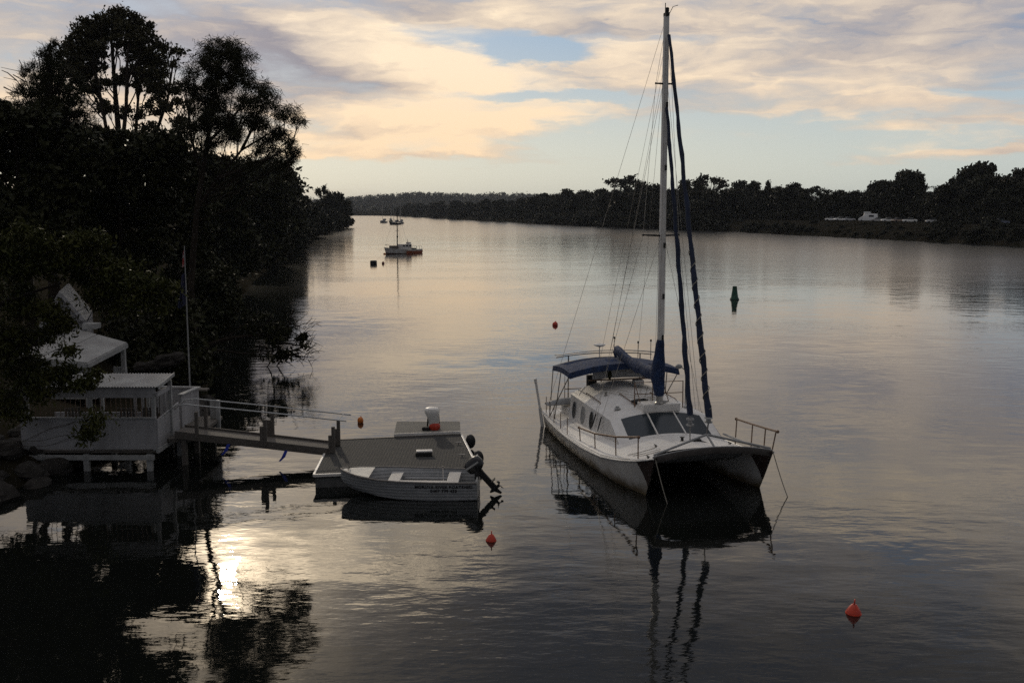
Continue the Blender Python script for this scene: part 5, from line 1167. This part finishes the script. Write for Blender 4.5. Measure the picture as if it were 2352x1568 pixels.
b = MB(); b.add([(x, y * s, z - .02) for s in (1, -1) for x, y, z in zip(hx_, hb_, hz_)], [(i, i + 1, 9 + i, 8 + i) for i in range(7)]); b.build('deck', m_grey, rb)
b = MB(); b.box((2.05, 0, 1.18), (1.25, 1.2, .62)); b.build('fore_cabin', mat('dark_cabin', (.13, .11, .09), rough=.7), rb, bevel=.04)
b = MB(); b.box((-.55, 0, 1.22), (2.3, 1.5, .95)); b.box((-1.55, 0, 1.85), (.45, .9, .4)); dk = b.build('deckhouse', m_old, rb, bevel=.05)
for sgn in (-1, 1):
    for x in (-1.3, -.55, .2): b = MB(); b.box((x, sgn * .757, 1.42), (.5, .02, .3)); b.build('cabin_window', m_glass, dk)
b = MB(); b.tube([(-1.2, .2, 1.7), (-1.2, .2, 2.55)], .05, n=6); b.build('exhaust_stack', m_black, dk)
b = MB(); b.tube([(1.2, 0, .8), (1.15, 0, 4.5), (1.1, 0, 8.4)], [.11, .09, .05], n=8); b.tube([(1.15, -.5, 4.2), (1.15, .5, 4.2)], .03, n=6); b.box((1.15, 0, 3.1), (.2, .2, .3)); b.build('mast', m_bark, rb, smooth=True)
wl_ = MB(); wl_.tube([(1.1, 0, 8.3), (4.3, 0, 1.3)], .012, n=4); wl_.tube([(1.1, 0, 8.3), (-.6, 1.2, .9)], .012, n=4); wl_.tube([(1.1, 0, 8.3), (-.6, -1.2, .9)], .012, n=4); wl_.build('rigging', m_steel, rb)
b = MB()
for x in (-4.2, -3.4, -2.6, -1.9):
    for sgn in (-1, 1): b.tube([(x, sgn * (np.interp(x, hx_, hb_) - .08), .65), (x, sgn * (np.interp(x, hx_, hb_) - .08), 1.3)], .025, n=5)
for sgn in (-1, 1): b.tube([(x, sgn * (np.interp(x, hx_, hb_) - .08), 1.28) for x in (-4.2, -3.4, -2.6, -1.9)], .02, n=5)
b.tube([(3.2, .5, 1.0), (3.3, .5, 1.6), (4.2, 0, 1.75), (3.3, -.5, 1.6), (3.2, -.5, 1.0)], .025, n=5); b.build('deck_rail', m_steel, rb)
b = MB(); b.box((-2.6, .1, .82), (.9, .8, .25)); b.build('deck_hatch', m_black, rb, bevel=.05)
b = MB(); b.ellipsoid((-4.75, .0, .25), (.35, .25, .2), 12, 8); b.ellipsoid((4.35, .1, .08), (.28, .18, .14), 12, 8); b.build('fender', m_orange, rb, smooth=True)
# yachts lying further up
def yacht(u, v, hw, mast_h, heading, label, mh):
    p = at(u, v); o = empty('sailing_yacht', p, heading, label, 'boat', 'yachts moored far up the river')
    ax = [-4.2, -3, -1, 1, 2.8, 3.9, 4.4]; ab_ = [.9, 1.2, 1.45, 1.4, .95, .4, .03]; az_ = [.95, .9, .9, 1.0, 1.15, 1.3, 1.38]
    b = MB(); b.grid([[(x - (.5 if x > 3 else 0) * (1 - t), s * y * lerp(.6, 1, t), lerp(-.3, z, t)) for s, t in ((-1, 1), (-1, .5), (-1, 0), (1, 0), (1, .5), (1, 1))] for x, y, z in zip(ax, ab_, az_)]); b.f.append((0, 1, 2, 3, 4, 5)); b.build('hull', mh, o, smooth=True)
    b = MB(); b.add([(x, y * s, z) for s in (1, -1) for x, y, z in zip(ax, ab_, az_)], [(i, i + 1, 8 + i, 7 + i) for i in range(6)]); b.build('deck', m_white, o)
    b = MB(); b.box((.2, 0, 1.3), (3.4, 1.5, .55)); b.box((-1.7, 0, 1.9), (1.2, 1.7, .9)); b.build('cabin', m_grey, o, bevel=.1)
    b = MB(); b.tube([(.8, 0, 1.2), (.8, 0, mast_h)], [.1, .07], n=6); b.tube([(.8, -.7, mast_h * .6), (.8, .7, mast_h * .6)], .03, n=4); b.build('mast', m_steel, o)
    b = MB(); b.tube([(.7, 0, 2.3), (-3.2, 0, 2.4)], .16, n=8); b.build('sail_cover', m_blue, o)
    b = MB(); b.tube([(.8, 0, mast_h), (4.3, 0, 1.4)], .02, n=4); b.tube([(.8, 0, mast_h), (-4.1, 0, 1.0)], .02, n=4); b.build('stay', m_steel, o)
yacht(880.5, 512, 1, 12.0, R(250), 'small yacht moored by itself nearest the wooded point', m_grey)
yacht(907, 516, 1, 11.0, R(235), 'dark hulled yacht in the cluster behind the river boat mast', m_black)
yacht(921, 514, 1, 13.0, R(262), 'paler yacht at the open water side of the far cluster', m_grey)
yacht(898, 511, 1, 9.0, R(280), 'hindmost yacht of the cluster, partly behind the river boat mast', mat('olive_hull', (.14, .15, .10), rough=.6))
# ------------------------------------------------------------------ rocks along the near bank
def rock(loc, s, label):
    o_ = MB(); rng = np.random.default_rng(int(abs(loc[0] * 97 + loc[1] * 31))); nu, nv = 12, 8; rows = []
    ph = rng.uniform(0, 6, 6)
    for i in range(nv + 1):
        a = math.pi * i / nv; r_ = []
        for j in range(nu):
            t = 2 * math.pi * j / nu; d = np.array((math.sin(a) * math.cos(t), math.sin(a) * math.sin(t), -math.cos(a)))
            k = 1 + .18 * math.sin(3 * d[0] + ph[0]) + .15 * math.sin(4 * d[1] + ph[1]) + .12 * math.sin(5 * d[2] + ph[2] + 2 * d[0]); k = min(k, 1.08)
            r_.append(tuple(d * k * np.array((s, s * .8, s * .6))))
        rows.append(r_)
    o_.grid(rows, closed=True); o = o_.build('rock', m_rock); o.location = tuple(map(float, loc)); o.rotation_euler = (0, 0, float(rng.uniform(0, 6)))
    tag(o, label, 'rock', 'rocks along the near bank')
for i in range(46):
    y = 24 + i * .42 + random.uniform(-.2, .2); x = bank_x(y) + random.uniform(-.9, .5)
    if 31.2 < y < 35.2 : x -= random.uniform(.0, 1.0)
    rock((x, y, random.uniform(-.05, .25)), random.uniform(.3, .62), 'grey boulder in the rough stone edge of the near bank' if y < 34 else 'grey boulder at the waterline below the fallen tree and flagpole')
for i in range(26):
    y = 24.5 + i * .35; x = bank_x(y) - random.uniform(.9, 2.2); rock((x, y, ground(y, bank_x(y) - x) + .05), random.uniform(.3, .6), 'grey boulder in the rough stone edge of the near bank')
for (u, v, s) in ((385, 828, .5), (360, 838, .4), (408, 820, .35), (330, 842, .4)):
    p = aty(u, v, 41); rock((p[0], p[1], max(p[2], .2)), s, 'pale boulder on the bank beside the verandah of the gabled house')
# ------------------------------------------------------------------ cars and a camper on the far verge
m_tyre = mat('tyre', (.015, .015, .015), rough=.9)
def car(u, v, colr, label, van=False, rz=0.0):
    bk = 30.0; x, y, z = rb_at(u, bk); o = empty('camper_van' if van else 'parked_car', (x, y, z + .05), rz, label, 'van' if van else 'car', None if van else 'cars parked on the far verge')
    m = mat('car_paint', colr, tuple(q * 1.1 for q in colr), rough=.3)
    sec = ([(-2.1, .5, .85), (-2.05, .35, 1.0), (-1.2, .32, 1.02), (1.4, .32, .98), (2.1, .38, .82), (2.15, .5, .75)] if not van else [(-3.2, .5, 1.2), (-3.1, .4, 2.6), (1.0, .4, 2.7), (1.5, .4, 1.9), (2.6, .4, 1.2), (2.9, .5, .95)])
    w = .86 if not van else 1.05
    b = MB(); b.grid([[(x_, -w, z0), (x_, -w, z1 - .1), (x_, -w + .08, z1), (x_, w - .08, z1), (x_, w, z1 - .1), (x_, w, z0)] for x_, z0, z1 in sec]); b.f += [tuple(range(6))[::-1], tuple(range(len(b.v) - 6, len(b.v)))]; b.build('body', m, o, smooth=True)
    if van: b = MB(); b.box((.2, 0, 3.0), (2.2, 1.7, .5)); b.build('roof_pod', m, o, bevel=.12)
    b = MB()
    if van:
        for sg in (-1, 1): b.box((-1.2, sg * (w + .004), 1.9), (1.6, .02, .6))
        b.add([(1.02, -.9, 2.55), (1.02, .9, 2.55), (1.54, .9, 1.92), (1.54, -.9, 1.92)], [(0, 1, 2, 3)]); b.build('window', m_glass, o)
    else:
        b.grid([[(x_, -ww, .98), (x_ * .8, -ww + .14, zt), (x_ * .8, ww - .14, zt), (x_, ww, .98)] for x_, ww, zt in ((-1.6, .80, 1.15), (-1.1, .82, 1.44), (.4, .82, 1.44), (1.15, .80, 1.08))]); cb_ = b.build('glasshouse', m_glass, o, smooth=True)
        b = MB(); b.box((-.25, 0, 1.455), (1.35, 1.3, .04)); b.build('roof', m, o, bevel=.02)
    for sx in ((-1.3, 1.35) if not van else (-2.1, 1.9)):
        for sg in (-1, 1):
            b = MB(); b.v = []; k = 14; ring = [(sx + .32 * math.cos(2 * math.pi * j / k), sg * w + d, .32 + .32 * math.sin(2 * math.pi * j / k)) for d in (-.1, .08) for j in range(k)]
            b.add(ring, [(j, (j + 1) % k, k + (j + 1) % k, k + j) for j in range(k)] + [tuple(range(k)), tuple(range(k, 2 * k))]); b.build('wheel', m_tyre, o)
    b = MB()
    for sg in (-1, 1): b.box((sec[-1][0] + .01, sg * .6, .68 if not van else .85), (.03, .3, .14))
    b.build('headlight', m_white, o)
for u, c_, lab, rz in ((1908, (.78, .78, .76), 'white car at the outer end of the cars on the far verge', 2.9), (1932, (.72, .72, .70), 'second pale car from the outer end of the far verge', 3.3), (1957, (.5, .5, .52), 'silver car parked just before the white camper', .3),
                       (2024, (.34, .33, .32), 'grey car parked just past the white camper', 2.8), (2046, (.7, .7, .68), 'pale car in the middle of the row past the camper', 3.2), (2068, (.30, .24, .20), 'brownish car next to the last white one of the row', .2), (2088, (.78, .78, .75), 'last white car of the row before the tall clump', 2.9),
                       (2136, (.5, .5, .5), 'pale car half hidden under the tall clump of trees', 3.0), (2290, (.08, .09, .14), 'dark blue car under the tallest far bank tree', .1)):
    car(u, 0, c_, lab, rz=rz)
car(1992, 0, (.74, .74, .73), 'white camper van with a roof pod among the parked cars', van=True, rz=2.7)

# ------------------------------------------------------------------ thin morning haze over the reach
hz_ = MB(); hz_.box((0, 4500, 43), (13000, 10000, 94)); hm = bpy.data.materials.new('haze'); hm.use_nodes = True
ht = hm.node_tree; ht.nodes.clear(); ho_ = ht.nodes.new('ShaderNodeOutputMaterial'); pv = ht.nodes.new('ShaderNodeVolumePrincipled')
pv.inputs['Color'].default_value = (.80, .86, .95, 1); pv.inputs['Density'].default_value = 0.00007; pv.inputs['Anisotropy'].default_value = .2
ht.links.new(pv.outputs[0], ho_.inputs['Volume'])
hzo = hz_.build('haze', hm); tag(hzo, 'thin morning haze lying over the river', 'haze', kind='stuff')
